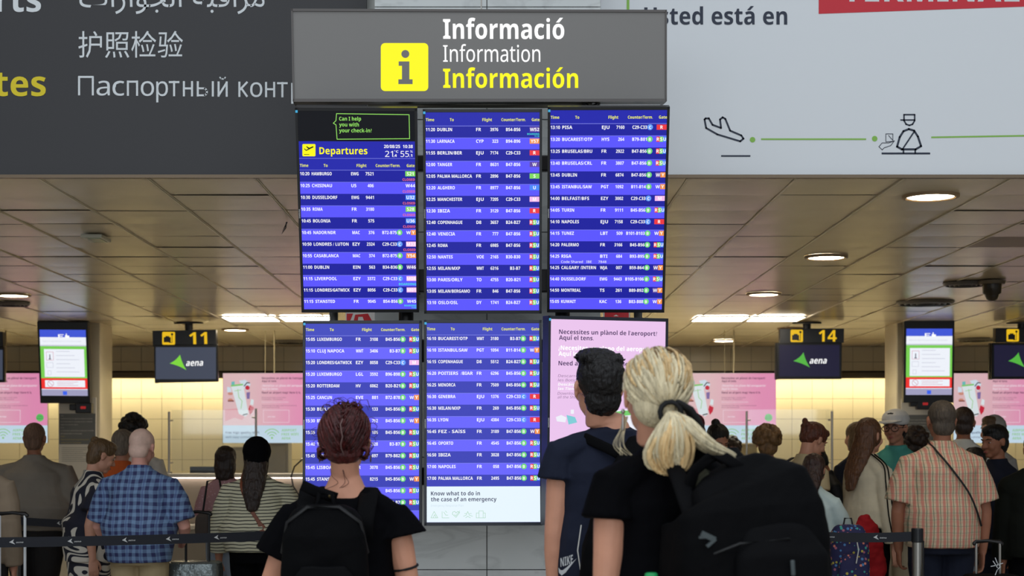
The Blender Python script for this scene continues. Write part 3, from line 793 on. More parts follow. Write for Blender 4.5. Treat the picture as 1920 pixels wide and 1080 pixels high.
def c_ll(pn, uL, uR, vT, vB):
    r_ = [('15:05', 'LUXEMBURGO', 'FR', '3108', 'B45-B56', 'B', 'RSU'), ('15:10', 'CLUJ NAPOCA', 'WMT', '3406', 'B3-B7', 'B', 'RSU'), ('15:20', 'LONDRES/GATWICK', 'EZY', '8058', 'C29-C33', 'C', 'M'),
          ('15:20', 'LUXEMBURGO', 'LGL', '3592', 'B96-B98', 'B', 'RSU'), ('15:20', 'ROTTERDAM', 'HV', '6062', 'B20-B21', 'B', 'RSU'), ('15:25', 'CANCUN', 'EVE', '881', 'B72-B78', 'B', 'WY'),
          ('15:30', 'BERLIN/BER', 'FR', '133', 'B45-B56', 'B', 'RSU'), ('15:30', 'BIRMINGHAM', 'FR', '792', 'B45-B56', 'B', 'WY'), ('15:35', 'VIENA', 'FR', '186', 'B45-B56', 'B', 'RSU'),
          ('15:40', 'TIMISOARA', 'WMT', '328', 'B3-B7', 'B', 'RSU'), ('15:45', 'ROMA', 'FR', '697', 'B79-B82', 'B', 'RSU'), ('15:45', 'LISBOA', 'FR', '3078', 'B45-B56', 'B', 'RSU'),
          ('15:45', 'STANSTED', 'FR', '8215', 'B45-B56', 'B', 'WY'), ('15:50', 'PALMA', 'FR', '483', 'B45-B56', 'B', 'RSU'), ('15:55', 'SOFIA', 'WMT', '451', 'B3-B7', 'B', 'RSU')]
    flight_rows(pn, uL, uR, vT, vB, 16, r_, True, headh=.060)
def c_lm(pn, uL, uR, vT, vB):
    r_ = [('16:10', 'BUCAREST/OTP', 'WMT', '3180', 'B3-B7', 'B', 'RSU'), ('16:10', 'ISTANBUL/SAW', 'PGT', '1094', 'B11-B14', 'B', 'WY'), ('16:15', 'COPENHAGUE', 'D8', '5512', 'B24-B27', 'B', 'RSU'),
          ('16:20', 'POITIERS  /BIAR', 'FR', '6296', 'B45-B56', 'B', 'RSU'), ('16:25', 'MENORCA', 'FR', '7509', 'B45-B56', 'B', 'RSU'), ('16:30', 'GINEBRA', 'EJU', '1376', 'C29-C33', 'C', 'R'),
          ('16:30', 'MILAN/MXP', 'FR', '269', 'B45-B56', 'B', 'RSU'), ('16:35', 'LYON', 'EJU', '4384', 'C29-C33', 'C', 'R'), ('16:45', 'FEZ - SAÏSS', 'FR', '3189', 'B47-B56', 'B', 'WY'),
          ('16:45', 'OPORTO', 'FR', '4545', 'B47-B56', 'B', 'RSU'), ('16:50', 'IBIZA', 'FR', '3028', 'B47-B56', 'B', 'RSU'), ('17:00', 'NAPOLES', 'FR', '058', 'B47-B56', 'B', 'RSU'),
          ('17:00', 'PALMA MALLORCA', 'FR', '2495', 'B47-B56', 'B', 'RSU')]
    vM = pn.loc(905, 912)[1]
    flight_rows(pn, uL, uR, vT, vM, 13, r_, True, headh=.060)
    v9 = pn.loc(905, 979)[1]
    pn.rect(uL, v9, uR, vM, sw('screen_pale_white', (232, 246, 255)), 1); pn.rect(uL, vB-.004, uR, v9, sw('screen_bottom_blue', (48, 44, 130)), 1)
    nv = sw('screen_navy_print', (62, 66, 96))
    pn.ptext('Know what to do in', 808, 929, 7.5, nv, x1=900, bold=.012, l=3)
    pn.ptext('the case of an emergency', 808, 940, 7.5, nv, x1=931, bold=.012, l=3)
    pn.ptext('Emergency Response Plan', 808, 950, 4, sw('faint_print', (205, 222, 232)), x1=869, l=3)
    g = sw('faint_green_line', (168, 212, 178)); L_ = lambda q, c=False: pn.pline(q, .8, g, 3, c)
    L_([(808, 971), (814, 959), (821, 971)], True); L_([(812, 971), (815, 965), (818, 971)])
    L_([(829, 959), (829, 971), (842, 971)]); L_([(832, 960), (836, 966), (840, 966)]); L_([(835, 958), (838, 961)])
    L_([(849, 960), (853, 959), (855, 962), (858, 959), (862, 961), (855, 970), (848, 964)], True); L_([(852, 965), (855, 967), (862, 958)])
    L_([(869, 968), (874, 966), (877, 959), (880, 966), (886, 968)]); L_([(873, 971), (877, 968), (882, 971)]); L_([(871, 963), (875, 963)]); L_([(880, 963), (884, 963)])
    L_([(898, 971), (898, 958), (906, 958), (906, 971)]); L_([(893, 971), (893, 962), (898, 962)]); L_([(906, 962), (910, 962), (910, 971)]); L_([(893, 971), (910, 971)])
def poster_gradient(name, a, b, e_, w_, x_mid=0.0):
    m, nt, bs, tc, sp = nodes_mat(name, .5)
    mr = nt.nodes.new('ShaderNodeMapRange'); mr.inputs[1].default_value = x_mid-w_; mr.inputs[2].default_value = x_mid+w_; mr.interpolation_type = 'SMOOTHSTEP'
    nt.links.new(sp.outputs[0], mr.inputs[0])
    c = mixc(nt, mr.outputs[0], lin(a), lin(b)); nt.links.new(c, bs.inputs['Emission Color']); bs.inputs['Emission Strength'].default_value = e_
    bs.inputs['Base Color'].default_value = (.02, .02, .02, 1)
    return m
def c_lr(pn, uL, uR, vT, vB):
    pk = sw('screen_pink', (236, 198, 238)); nv = sw('screen_plum_print', (78, 56, 98)); gy = sw('screen_grey_print', (150, 120, 156))
    pn.rect(uL, vB, uR, vT, pk, 1)
    T_ = lambda t, x, y, x1, c, cap, b, sh=0: pn.ptext(t, x, y, cap, c, x1=x1, bold=b, l=3, shear=sh)
    T_("Necessites un plànol de l'aeroport?", 1048, 626, 1232, nv, 8.2, .014); T_('Aquí el tens.', 1048, 637, 1113, nv, 8.2, .014)
    T_('¿Necesitas un plano del aeropuerto?', 1047, 656, 1236, EW, 8.2, .03); T_('Aquí lo tienes.', 1047, 667, 1120, EW, 8.2, .03)
    T_('Need an airport map? Here it is.', 1047, 685, 1212, nv, 8.2, .016)
    T_("Descarrega't l'app i coneix totes", 1046, 707, 1180, gy, 5, 0, .2); T_('les Botigues i Restaurants', 1046, 715, 1150, gy, 5, 0, .2)
    T_('Descárgate la app y conoce todas', 1046, 723, 1180, E_W, 5, .01, .2); T_('las Tiendas y Restaurantes', 1046, 731, 1150, E_W, 5, .01, .2)
    T_('Download the app and know where', 1045, 740, 1180, gy, 5, 0, .2); T_('all the Shops & Restaurants are', 1045, 747, 1150, gy, 5, 0, .2)
    wh = sw('screen_soft_white', (240, 240, 250)); tq = sw('screen_turquoise', (130, 205, 215))
    pn.poly([(1042, 782), (1052, 778), (1062, 783), (1060, 792), (1044, 790)], wh, 2); pn.poly([(1062, 778), (1078, 782), (1082, 792), (1066, 796)], tq, 3)
    pn.poly([(1070, 768), (1076, 768), (1076, 776), (1070, 776)], wh, 2)
    pn.poly([(1150, 770), (1205, 764), (1232, 900), (1175, 908)], wh, 2); pn.poly([(1153, 772), (1203, 767), (1205, 776), (1155, 781)], sw('screen_leaf', (120, 205, 110)), 3)
    pn.rect(uL, vB, uR, vB+.17, sw('screen_ice', (205, 228, 250)), 2)
flight_screen('upper left flight screen headed Departures with a black strip on top', (-.6957, 7.872, 2.6423, .3194, .038, -.0051, 1.009), .588, c_ul)
flight_screen('upper middle flight screen listing flights from 11:20 to 13:10', (-.0846, 7.9468, 2.6531, .1297, .0058, -.0019, 1.0046), .588, c_um)
flight_screen('upper right flight screen listing flights from 13:10 to 15:05', (.5287, 7.8778, 2.645, .3223, -.0369, .0057, 1.0154), .588, c_ur)
flight_screen('lower left flight screen partly hidden behind the red haired person', (-.6812, 7.9262, 1.6064, -.0255, .014, -.0011, 1.0161), .588, c_ll)
flight_screen('lower middle flight screen with a white emergency notice at its bottom', (-.082, 7.963, 1.6105, -.0766, .03, -.0019, 1.0265), .588, c_lm)
flight_screen('lower right screen showing a pink airport map advert', (.52, 7.70, 1.611, .046, .3574, -.0074, .997), .629, c_lr)

# ------------------------------------------------------------------ hanging displays and counter signs
E_LGR = sw('display_lime', (122, 206, 84)); E_EUB = sw('display_eu_blue', (66, 88, 214)); E_RED = sw('display_red', (240, 52, 48)); E_LIL = sw('display_lilac', (160, 158, 190)); E_PW = sw('display_paper', (238, 242, 250)); E_PG = sw('display_print', (196, 198, 214)); E_PR = sw('display_rose_print', (205, 130, 150))
def info_display(label, cx, cy, D, tilt, roll, yaw=0.0):
    p = P(cx, cy, D); W, H = .585, .955; M = mtx_of(p.x, p.y, p.z, tilt, yaw, roll)
    r = empty('hanging_information_display', mtx=M); tag(r, label, 'display', 'tall hanging information displays')
    m = MB(); m.bx(-W/2, W/2, 0, .09, -H/2, H/2); m.build('casing', M_BLACK, r, bevel=.008)
    m = MB(); m.bx(-.06, .06, .03, .09, H/2, H/2+.09); m.bx(-.12, .12, 0, .12, H/2+.03, H/2+.045); m.build('ceiling_bracket', M_BLACK, r)
    pn = Panel(M, .001); u0, u1 = -W/2+.025, W/2-.025
    f = lambda t: H/2-H*t
    L_ = lambda a, b, c, d, m_, l=1: pn.rect(u0+(u1-u0)*a, f(d), u0+(u1-u0)*b, f(c), m_, l)
    L_(0, 1, .10, .20, E_EUB); L_(0, 1, .19, .285, E_PW, 2); L_(0, 1, .285, .30, E_PG, 3)
    for k, (a, b, c, d) in enumerate(((.40, .52, .155, .163), (.40, .43, .155, .20), (.43, .50, .175, .183), (.55, .60, .165, .20), (.57, .59, .145, .20), (.60, .64, .17, .20))): L_(a, b, c, d, E_W, 4)
    L_(0, 1, .30, .69, E_LGR); L_(.08, .95, .335, .675, E_PW, 2)
    L_(0, 1, .69, .82, E_RED); L_(.08, .95, .715, .80, E_PW, 2)
    L_(0, 1, .82, .905, E_LIL); L_(.46, .55, .85, .895, sw('display_eu_flag', (60, 100, 235)), 2)
    L_(.0, 1, .823, .83, E_PW, 3)
    def box_(a, b, c, d, m_): 
        q = [(u0+(u1-u0)*a, f(c)), (u0+(u1-u0)*b, f(c)), (u0+(u1-u0)*b, f(d)), (u0+(u1-u0)*a, f(d))]; pn.line(q, .004, m_, 3, True)
    box_(.13, .28, .37, .47, E_PR); L_(.195, .215, .40, .45, sw('display_dark', (90, 90, 110)), 4); L_(.18, .23, .45, .462, sw('display_dark', (90, 90, 110)), 4)
    box_(.13, .27, .50, .56, E_PG); box_(.15, .22, .60, .65, E_PG)
    for k in range(6): L_(.34, .34+.3+.2*((k*7) % 3)/2, .36+k*.05, .366+k*.05, E_PG, 3)
    for k in range(3): L_(.34, .80-.1*(k % 2), .735+k*.02, .739+k*.02, E_PR, 3)
    u, v = u0+(u1-u0)*.2, f(.757)
    pn.line([(u+.035*math.cos(i*.4), v+.035*math.sin(i*.4)) for i in range(16)], .005, E_PR, 3, True); pn.line([(u-.024, v+.024), (u+.024, v-.024)], .005, E_PR, 3)
    pn.text('Reglas de seguridad para el control de equipajes', u0+.03, f(.245), .014, E_PG, width=.45, l=4)
    PANELS.append((pn, 'display_picture', r)); return r
info_display('tall lit display hanging before the left pillar, showing green and red notice', 119.5, 680, 18.6, .15, .006)
info_display('tall lit display hanging before the right pillar, above the man in a white cap', 1742, 678, 18.6, .04, 0)

AG = sw('airport_logo_green', (126, 214, 62)); AG2 = sw('airport_logo_green_dim', (84, 178, 66))
def aena_arrow(pn, pts_fn, m_, l=3):
    tip, top, bot = pts_fn
    def curve(a, b, c, n=6):
        return [((1-t)**2*a[0]+2*(1-t)*t*c[0]+t*t*b[0], (1-t)**2*a[1]+2*(1-t)*t*c[1]+t*t*b[1]) for t in [i/n for i in range(n)]]
    ctr = ((tip[0]+top[0]+bot[0])/3, (tip[1]+top[1]+bot[1])/3)
    k = lambda a, b: ((a[0]+b[0])/2*.62+ctr[0]*.38, (a[1]+b[1])/2*.62+ctr[1]*.38)
    return curve(tip, top, k(tip, top))+curve(top, bot, k(top, bot))+curve(bot, tip, k(bot, tip))
def counter_sign(label, bx0, by0, bx1, by1, mx0, my0, mx1, my1, num, D, roll, scr, lg, pole_x, yaw=0.0):
    c = P((bx0+bx1)/2, (by0+my1)/2, D); M = mtx_of(c.x, c.y, c.z, .06, yaw, roll)
    r = empty('counter_sign', mtx=M); tag(r, label, 'sign', 'check-in counter signs with monitors')
    pn = Panel(M, .001)
    a = pn.loc(bx0, by0); b = pn.loc(bx1, by1); q = pn.loc(mx0, my0); s = pn.loc(mx1, my1)
    m = MB(); m.bx(a[0], b[0], .02, .14, b[1], a[1]); m.build('number_box', M_BLACK, r, bevel=.004)
    m = MB(); m.bx(q[0], s[0], .0, .07, s[1], q[1]); m.bx(q[0]-.01, q[0]+.03, .05, .12, s[1]-.005, q[1]); m.build('monitor', mat('monitor_black', (14, 14, 16), .3), r, bevel=.006)
    u = pn.loc(pole_x, by0)[0]; zt = CEIL-c.z
    m = MB(); m.tube([(u, .08, a[1]-.01), (u, .08, a[1]+.10), (u, .08, zt)], [.045, .05, .035], n=16); m.tube([(u, .08, zt-.02), (u, .08, zt)], [.17, .17], n=24); m.build('ceiling_pole', M_BLACK, r, smooth=False)
    # number box face is 2 cm behind the monitor face
    pb = Panel(M @ Matrix.Translation((0, .02, 0)), .001)
    YD = sw('lit_amber', (236, 190, 30), .95)
    ix = bx0+(bx1-bx0)*.16; iw = (by1-by0)*.86; iy = by0+(by1-by0)*.08
    rrect(pb, ix, iy, ix+iw, iy+iw, 2.5, YD, 2)
    bk = M_BLACK
    pb.prect(ix+3, iy+10, ix+16, iy+19.5, bk, 3); pb.prect(ix+6, iy+8, ix+13, iy+10, bk, 3); pb.pline([(ix+18.5, iy+4), (ix+18.5, iy+20), (ix+13, iy+20)], 1, bk, 3)
    pb.poly([(ix+18.5+2.4*math.cos(i), iy+4.5+2.4*math.sin(i)) for i in range(7)], bk, 3)
    if num:
        nx = bx0+(bx1-bx0)*(.585 if num[0] == '1' and num != '14' else .60)
        pb.ptext(num, nx, by1-2.5, (by1-by0)*.80, YD, x1=nx+(bx1-bx0)*.28, bold=.012, l=3)
    PANELS.append((pb, 'number_lettering', r))
    h = my1-my0; wd = mx1-mx0
    pn.prect(mx0+4, my0+4, mx1-4, my1-5, scr, 1)
    ax = mx0+wd*.25; ay = my0+h*.5
    pn.poly(aena_arrow(pn, ((ax, ay+h*.0), (ax+wd*.16, ay-h*.24), (ax+wd*.26, ay+h*.18)), lg), lg, 3)
    pn.ptext('aena', mx0+wd*.50, my0+h*.57, h*.17, E_W, x1=mx0+wd*.76, bold=.04, shear=.2, l=3)
    PANELS.append((pn, 'monitor_picture', r)); return r
SG = sw('monitor_grey_reflection', (66, 72, 88)); SN = sw('monitor_navy', (30, 28, 52))  # grey of the left monitors has the reflection on the glass mixed in
counter_sign('hanging counter sign 11 with a monitor greyed by reflections, left of the screens', 285, 620, 405, 648, 288, 647, 409, 716, '11', 18.75, -.018, SG, AG, 352, .02)
counter_sign('hanging counter sign 14 with a navy monitor, right of the screens', 1463, 616, 1583, 643, 1457, 643, 1578, 711, '14', 18.75, 0, SN, AG2, 1515, -.02)
counter_sign('hanging counter sign cut off by the right edge of the picture', 1868, 615, 1988, 642, 1860, 643, 1981, 711, '15', 18.75, 0, SN, AG2, 1919, -.02)
counter_sign('hanging counter sign cut off by the left edge of the picture', -115, 624, 5, 650, -112, 652, 9, 717, '10', 18.75, -.018, SG, AG, -50, .02)

# ------------------------------------------------------------------ pink adverts
PK = poster_gradient('advert_pink', (224, 186, 190), (228, 142, 182), .88, .42, .05)
ICE = sw('advert_ice_blue', (202, 224, 240), .86)
def pink_advert(label, x0, D=20.0):
    c = P(x0+87.5, 765, D); r = empty('pink_advert_panel', c); tag(r, label, 'advertisement', 'backlit pink airport map adverts')
    W, H = 175*D/F, 131*D/F
    m = MB(); m.bx(-W/2, W/2, 0, .05, -H/2, H/2); m.build('casing', M_TRIM, r)
    m = MB(); u = -W/2+96*D/F; m.tube([(u, .02, H/2), (u, .02, CEIL-c.z)], .009, n=10)
    m.tube([(-u, .02, H/2), (-u, .02, CEIL-c.z)], .004, n=8); m.build('hanging_rod', mat('brass_rod', (196, 184, 150), .35, metal=.6), r)
    pn = Panel(Matrix.Translation(c), .0012); Q = lambda x, y: (x0+x, y); k = .87
    pn.prect(x0, 700, x0+175, 797.5, PK, 1); pn.prect(x0, 797.5, x0+175, 830.5, ICE, 1)
    E = lambda n_, c_: sw('advert_'+n_, c_, k)
    pn.poly([Q(15, 723), Q(38, 721), Q(48, 776), Q(42, 781), Q(30, 776)], E('paper', (225, 235, 238)), 3)
    pn.poly([Q(15, 722), Q(38, 719.5), Q(38, 722.5), Q(15, 725)], E('leaf', (130, 205, 110)), 4)
    pn.pline([Q(28, 730), Q(30, 745), Q(36, 752), Q(34, 766)], 1.5, E('leaf_line', (170, 214, 160)), 4)
    pn.pline([Q(22, 733), Q(34, 731)], 1.2, E('leaf_line', (170, 214, 160)), 4)
    pn.poly([Q(16, 716), Q(22, 715), Q(22, 724), Q(16, 723)], E('teal', (110, 190, 190)), 3)
    pn.poly([Q(8, 725), Q(15, 727), Q(16, 737), Q(8, 735)], E('ice2', (214, 228, 240)), 2)
    pn.poly([Q(30, 714), Q(42, 712), Q(52, 720), Q(46, 734), Q(40, 728)], E('ice2', (214, 228, 240)), 2)
    u, v = pn.loc(x0+46, 727); pn.disc(u, v, .028, E('red', (200, 40, 62)), 4)
    pn.pline([Q(40, 724), Q(45, 717.5), Q(50, 718)], 1.8, E('black', (40, 35, 45)), 3)
    pn.poly([Q(44, 736), Q(51, 735), Q(50, 748), Q(45, 748)], E('violet', (130, 110, 165)), 3)
    for xx, yy in ((14, 738), (14, 750)):
        u, v = pn.loc(x0+xx, yy); pn.disc(u, v, .032, E('tan', (208, 144, 124)), 2, sy=.6)
    pn.pline([Q(10, 752), Q(20, 752)], 2.2, E('brown', (120, 60, 50)), 3)
    pn.poly([Q(50, 760), Q(58, 764), Q(56, 772), Q(51, 778), Q(48, 768)], E('red', (200, 40, 62)), 3)
    pn.poly([Q(53, 748), Q(58, 750), Q(57, 760), Q(51, 758)], E('paper', (225, 235, 238)), 3)
    pn.pline([Q(38, 778), Q(46, 776)], 2, E('black', (40, 35, 45)), 5)
    pn.poly([Q(4, 768), Q(26, 766), Q(40, 782), Q(36, 788), Q(22, 783), Q(4, 790)], E('hand', (226, 160, 168)), 2)
    dk = E('plum', (98, 50, 82)); wt = E('white', (246, 226, 236)); md = E('mauve', (150, 90, 122))
    T_ = lambda t, x, y, x1, c_, cap, b=.01: pn.ptext(t, x0+x, y, cap, c_, x1=x0+x1, bold=b, l=3)
    T_("Necessites un plànol de l'aeroport?", 73, 711, 155, dk, 4.0); T_('Aquí el tens.', 73, 716.5, 101, dk, 4.0)
    T_('¿Necesitas un plano del aeropuerto?', 73, 725, 156, wt, 4.0, .02); T_('Aquí lo tienes.', 73, 731, 104, wt, 4.0, .02)
    T_('Need an airport map? Here it is.', 73, 738, 146, dk, 4.0)
    T_("Descarrega't l'app i coneix totes", 73, 746.5, 118, md, 2.4, 0); T_('les Botigues i Restaurants', 73, 749.8, 112, md, 2.4, 0)
    T_('Descárgate la app y conoce todas', 73, 755, 123, wt, 2.4, 0)
    T_('Download the app and know where', 73, 761.5, 138, md, 2.4, 0); T_('all the Shops & Restaurants are', 73, 765, 106, md, 2.4, 0)
    pn.pline([Q(76, 769), Q(124, 769), Q(124, 792), Q(76, 792)], .7, wt, 3, True); T_('aena maps', 84, 782.5, 98, wt, 3)
    u, v = pn.loc(x0+161, 783); pn.disc(u, v, .048, E('lime', (104, 200, 104)), 3); T_('AENA', 156, 781.5, 166, E('forest', (30, 90, 60)), 2.2); T_('MAPS', 155, 786, 167, E('forest', (30, 90, 60)), 3, .03)
    nv = E('navy', (80, 96, 128)); gg = E('spring', (150, 205, 140))
    T_('Free high quality Wi-Fi', 5, 813, 68, nv, 4.0, .015); T_('with easy connection', 5, 821.5, 62, nv, 4.0, 0)
    for rr in (5, 10, 15.5):
        pn.pline([(x0+92+rr*math.cos(R(a)), 820-rr*math.sin(R(a))) for a in range(35, 150, 10)], 1.6, gg, 3)
    u, v = pn.loc(x0+92, 821); pn.disc(u, v, .014, gg, 3)
    for k2, (t, xe) in enumerate((('AIRPORT', 138), ('FREE WIFI', 142), ('AENA', 127))): T_(t, 110, 809+k2*7.5, xe, gg, 4.6, .03)
    PANELS.append((pn, 'advert_picture', r))
pink_advert('pink airport map advert at the far left edge', -86); pink_advert('pink airport map advert right of counter sign 11', 418)
pink_advert('pink airport map advert beside the blonde ponytail', 1280); pink_advert('pink airport map advert at the right edge below the navy monitor', 1788)

def notice_board(label, x0, x1, y0, y1, D, mirror):
    c = P((x0+x1)/2, (y0+y1)/2, D); r = empty('pillar_notice_board', c); tag(r, label, 'notice board')
    W, H = (x1-x0)*D/F, (y1-y0)*D/F
    m = MB(); m.bx(-W/2, W/2, 0, .03, -H/2, H/2); m.build('board', mat('grey_board', (208, 204, 194), .5), r, bevel=.004)
    pn = Panel(Matrix.Translation(c), .001)
    ya = y0+(y1-y0)*.19; yb = y0+(y1-y0)*.55
    dk = mat('slate_print', (104, 106, 106), .5); wh = mat('cream_print', (206, 204, 196), .5); yl = mat('ochre_print', (190, 170, 90), .5)
    pn.prect(x0+1, ya, x1-1, yb, dk, 1)
    words = ['Avís', 'Us informem que els objectes perillosos no poden', 'ser transportats en equipatge de mà ni facturats', 'segons la normativa vigent', 'Aviso', 'Le informamos que los objetos peligrosos no pueden', 'ser transportados en el equipaje', 'Notice', 'Please note that dangerous goods may not be', 'carried in hand or hold baggage']
    for i, t in enumerate(words):
        yy = ya+(yb-ya)*(i+.9)/(len(words)+.3); pn.ptext(t, x0+4, yy, 2.2, yl if i > 6 else wh, x1=x0+4+min(len(t)/50, 1)*(x1-x0-8), l=3)
    for i in range(8):
        yy = yb+6+i*3.6; pn.prect(x0+6, yy, x0+(x1-x0)*(.85-.1*(i % 3)), yy+1, mat('soft_grey_print', (150, 148, 142), .5), 2)
    PANELS.append((pn, 'printed_notice', r))
notice_board('grey notice board on the left pillar under the tall display', 110, 180, 745, 905, 18.8, False)
notice_board('grey notice board on the right pillar behind the man in a white cap', 1690, 1780, 748, 905, 18.8, False)
# dark printer box under each tall display
for (x, y, lb) in ((156, 765, 'left'), (1735, 758, 'right')):
    c = P(x, y, 18.62); r = empty('signal_box', c); tag(r, f'black box with a red lit mark under the {lb} tall display', 'device')
    m = MB(); m.box((0, .05, 0), (.19, .1, .12)); m.box((-.12, .06, .01), (.10, .08, .07)); m.build('housing', M_BLACK, r, bevel=.01)
    m = MB(); m.box((0.0, -.002, .005), (.06, .005, .03)); m.build('red_indicator', glow('red_indicator', (170, 40, 40), .8), r)

for nm, x0, x1, lb in (('fire_point_sign', 1131, 1181, 'small red sign behind the gap between the right screens'), ('red_print_sign', 648, 704, 'small white sign with red print behind the gap between the left screens')):
    c = P((x0+x1)/2, 590, 9.15); r = empty(nm, c); tag(r, lb, 'sign')
    W = (x1-x0)*9.15/F; m = MB(); m.bx(-W/2, W/2, 0, .02, -.08, .14)
    m.build('plate', mat('sign_white', (214, 208, 204), .4), r)
    m = MB(); m.bx(-W*.35, -W*.32, .005, .015, .14, CEIL-c.z); m.bx(W*.32, W*.35, .005, .015, .14, CEIL-c.z); m.build('hanger', M_STEEL, r)
    pn = Panel(Matrix.Translation(c), .001); rd = mat('sign_red', (196, 34, 44), .4)
    if nm[0] == 'f': pn.rect(-W/2+.008, -.07, W/2-.006, .13, rd, 1); pn.poly([(1150, 593), (1155, 590), (1160, 593)], MATS['sign_white'], 2)
    else:
        pn.poly([(650, 588), (662, 588), (654, 608), (650, 608)], rd, 1); pn.poly([(666, 590), (690, 588), (700, 606), (684, 606), (680, 594), (672, 594), (670, 606), (662, 606)], rd, 1)
    PANELS.append((pn, 'print', r))

# ------------------------------------------------------------------ check-in counters, glass screens
M_CF = mat('taupe_counter_front', (170, 158, 142), .4, spec=.4); M_CT = mat('pale_counter_top', (206, 200, 188), .35)
E_CS = glow('counter_glow_strip', (255, 236, 226), 5.0)
GLS = glass_mat('clear_screen_glass', (.97, .98, .97, 1), .06)
def counter(x0, x1, D, label):
    r = empty('check_in_counter', ((x0+x1)/2, D, 0)); W = (x1-x0)/2
    tag(r, label, 'counter', 'row of check-in counters')
    m = MB(); m.bx(-W, W, 0, .08, 0, 1.19); m.bx(-W, W, .08, .6, 0, .72); m.build('front_panel', M_CF, r, bevel=.005)
    m = MB(); m.bx(-W-.01, W+.01, -.06, .32, 1.19, 1.235); m.build('worktop', M_CT, r, bevel=.006)
    m = MB(); m.bx(-W+.05, W-.05, -.045, -.02, 1.182, 1.19); m.build('light_strip', E_CS, r)
    m = MB(); m.bx(-W, W, -.35, 0, .0, .62); m.build('baggage_scale', mat('dark_scale_body', (140, 132, 120), .4), r, bevel=.01)
    m = MB(); m.bx(-W, W, -.36, 0, .62, .67); m.build('scale_rail', M_CT, r, bevel=.01)
for k, (a, b, lb) in enumerate(((-8.4, -6.2, 'check-in counter at the far left beyond the grey shirted man'), (-4.45, -2.15, 'check-in counter with a lit edge under sign 11'), (-1.95, .3, 'check-in counter behind the marble column, left of its centre'),
                   (.5, 2.6, 'check-in counter behind the blonde person and the column'), (2.75, 4.6, 'check-in counter under sign 14'), (5.45, 7.6, 'check-in counter at the right edge behind the hooded person'))):
    counter(a, b, 18.0, lb)
def glass_post(x, y, D, label, pane):
    c = P(x, y, D); r = empty('glass_screen_post', (c.x, D, 1.235)); tag(r, label, 'post', 'steel posts of the counter glass screens')
    h = c.z-1.235
    m = MB(); m.tube([(0, 0, 0), (0, 0, h)], .013, n=12); m.tube([(0, 0, 0), (0, 0, .02)], .035, n=16); m.build('pole', M_STEEL, r, smooth=False)
    s = 1 if pane > 0 else -1
    m = MB(); m.tube([(0, 0, h-.10), (s*.045, 0, h-.10)], .009, n=8); m.tube([(0, 0, .12), (s*.045, 0, .12)], .009, n=8); m.build('glass_clamp', M_STEEL, r)
    m = MB(); m.bx(s*.03, s*(.03+abs(pane)), -.004, .004, .03, h+.02)
    m.build('glass_pane', GLS, r)
glass_post(317, 772, 18.1, 'steel post rising right of the bald man in blue plaid', .95)
glass_post(480, 766, 18.1, 'steel post in front of the left pink advert', -.04)
glass_post(1400, 771, 18.1, 'steel post in front of the third pink advert', .95)
glass_post(1560, 771, 18.1, 'steel post left of the long haired person', -.04)
r = empty('counter_monitor', P(381, 886, 18.2)); tag(r, 'black counter monitor seen from behind on the lit counter', 'monitor')
m = MB(); m.box((0, 0, .03), (.30, .03, .075)); m.build('screen', M_BLACK, r, bevel=.004)
m = MB(); m.box((0, .03, -.02), (.06, .04, .05)); m.build('stand', M_BLACK, r)
for nm, x0, x1, y0, y1, mt, lb in (('service_cabinet', 493, 540, 830, 1010, mat('light_grey_cabinet', (150, 152, 152), .5), 'light grey service cabinet standing below the left pink advert'),
                           ('service_door_panel', 408, 490, 838, 1010, mat('beige_door_panel', (168, 160, 132), .5), 'beige service door panel behind the woman in pink'),
                           ('service_cabinet', 1350, 1420, 832, 1010, MATS['beige_door_panel'], 'beige service cabinet below the third pink advert')):
    a = P(x0, y0, 21.5); b = P(x1, y0, 21.5); r = empty(nm, ((a.x+b.x)/2, 21.5, 0)); tag(r, lb, 'cabinet'); W = (b.x-a.x)/2
    m = MB(); m.bx(-W, W, .02, .4, 0, a.z); m.build('body', mt, r)
    m = MB(); m.bx(-W+.02, W-.03, 0, .02, .05, a.z-.04); m.build('door', mt, r, bevel=.005)
    m = MB(); m.bx(W-.05, W-.035, -.03, 0, 1.0, 1.2); m.build('handle', M_STEEL, r)
m = MB(); q = [P(x, y, 16.5) for x, y in ((566, 862), (552, 875), (546, 893), (550, 912), (562, 930), (570, 935))]
m.tube(q, .008, n=8); m.tube([P(566, 862, 16.5), P(580, 855, 16.5)], .012, n=8, mi=1); m.tube([P(570, 935, 16.5), P(580, 944, 16.5), P(586, 1020, 16.5), P(586, 1118, 16.5)], .012, n=8)
tag(m.build('bent_black_cable', [M_BLACK, M_STEEL]), 'black cable looping left of the lower left flight screen', 'cable')

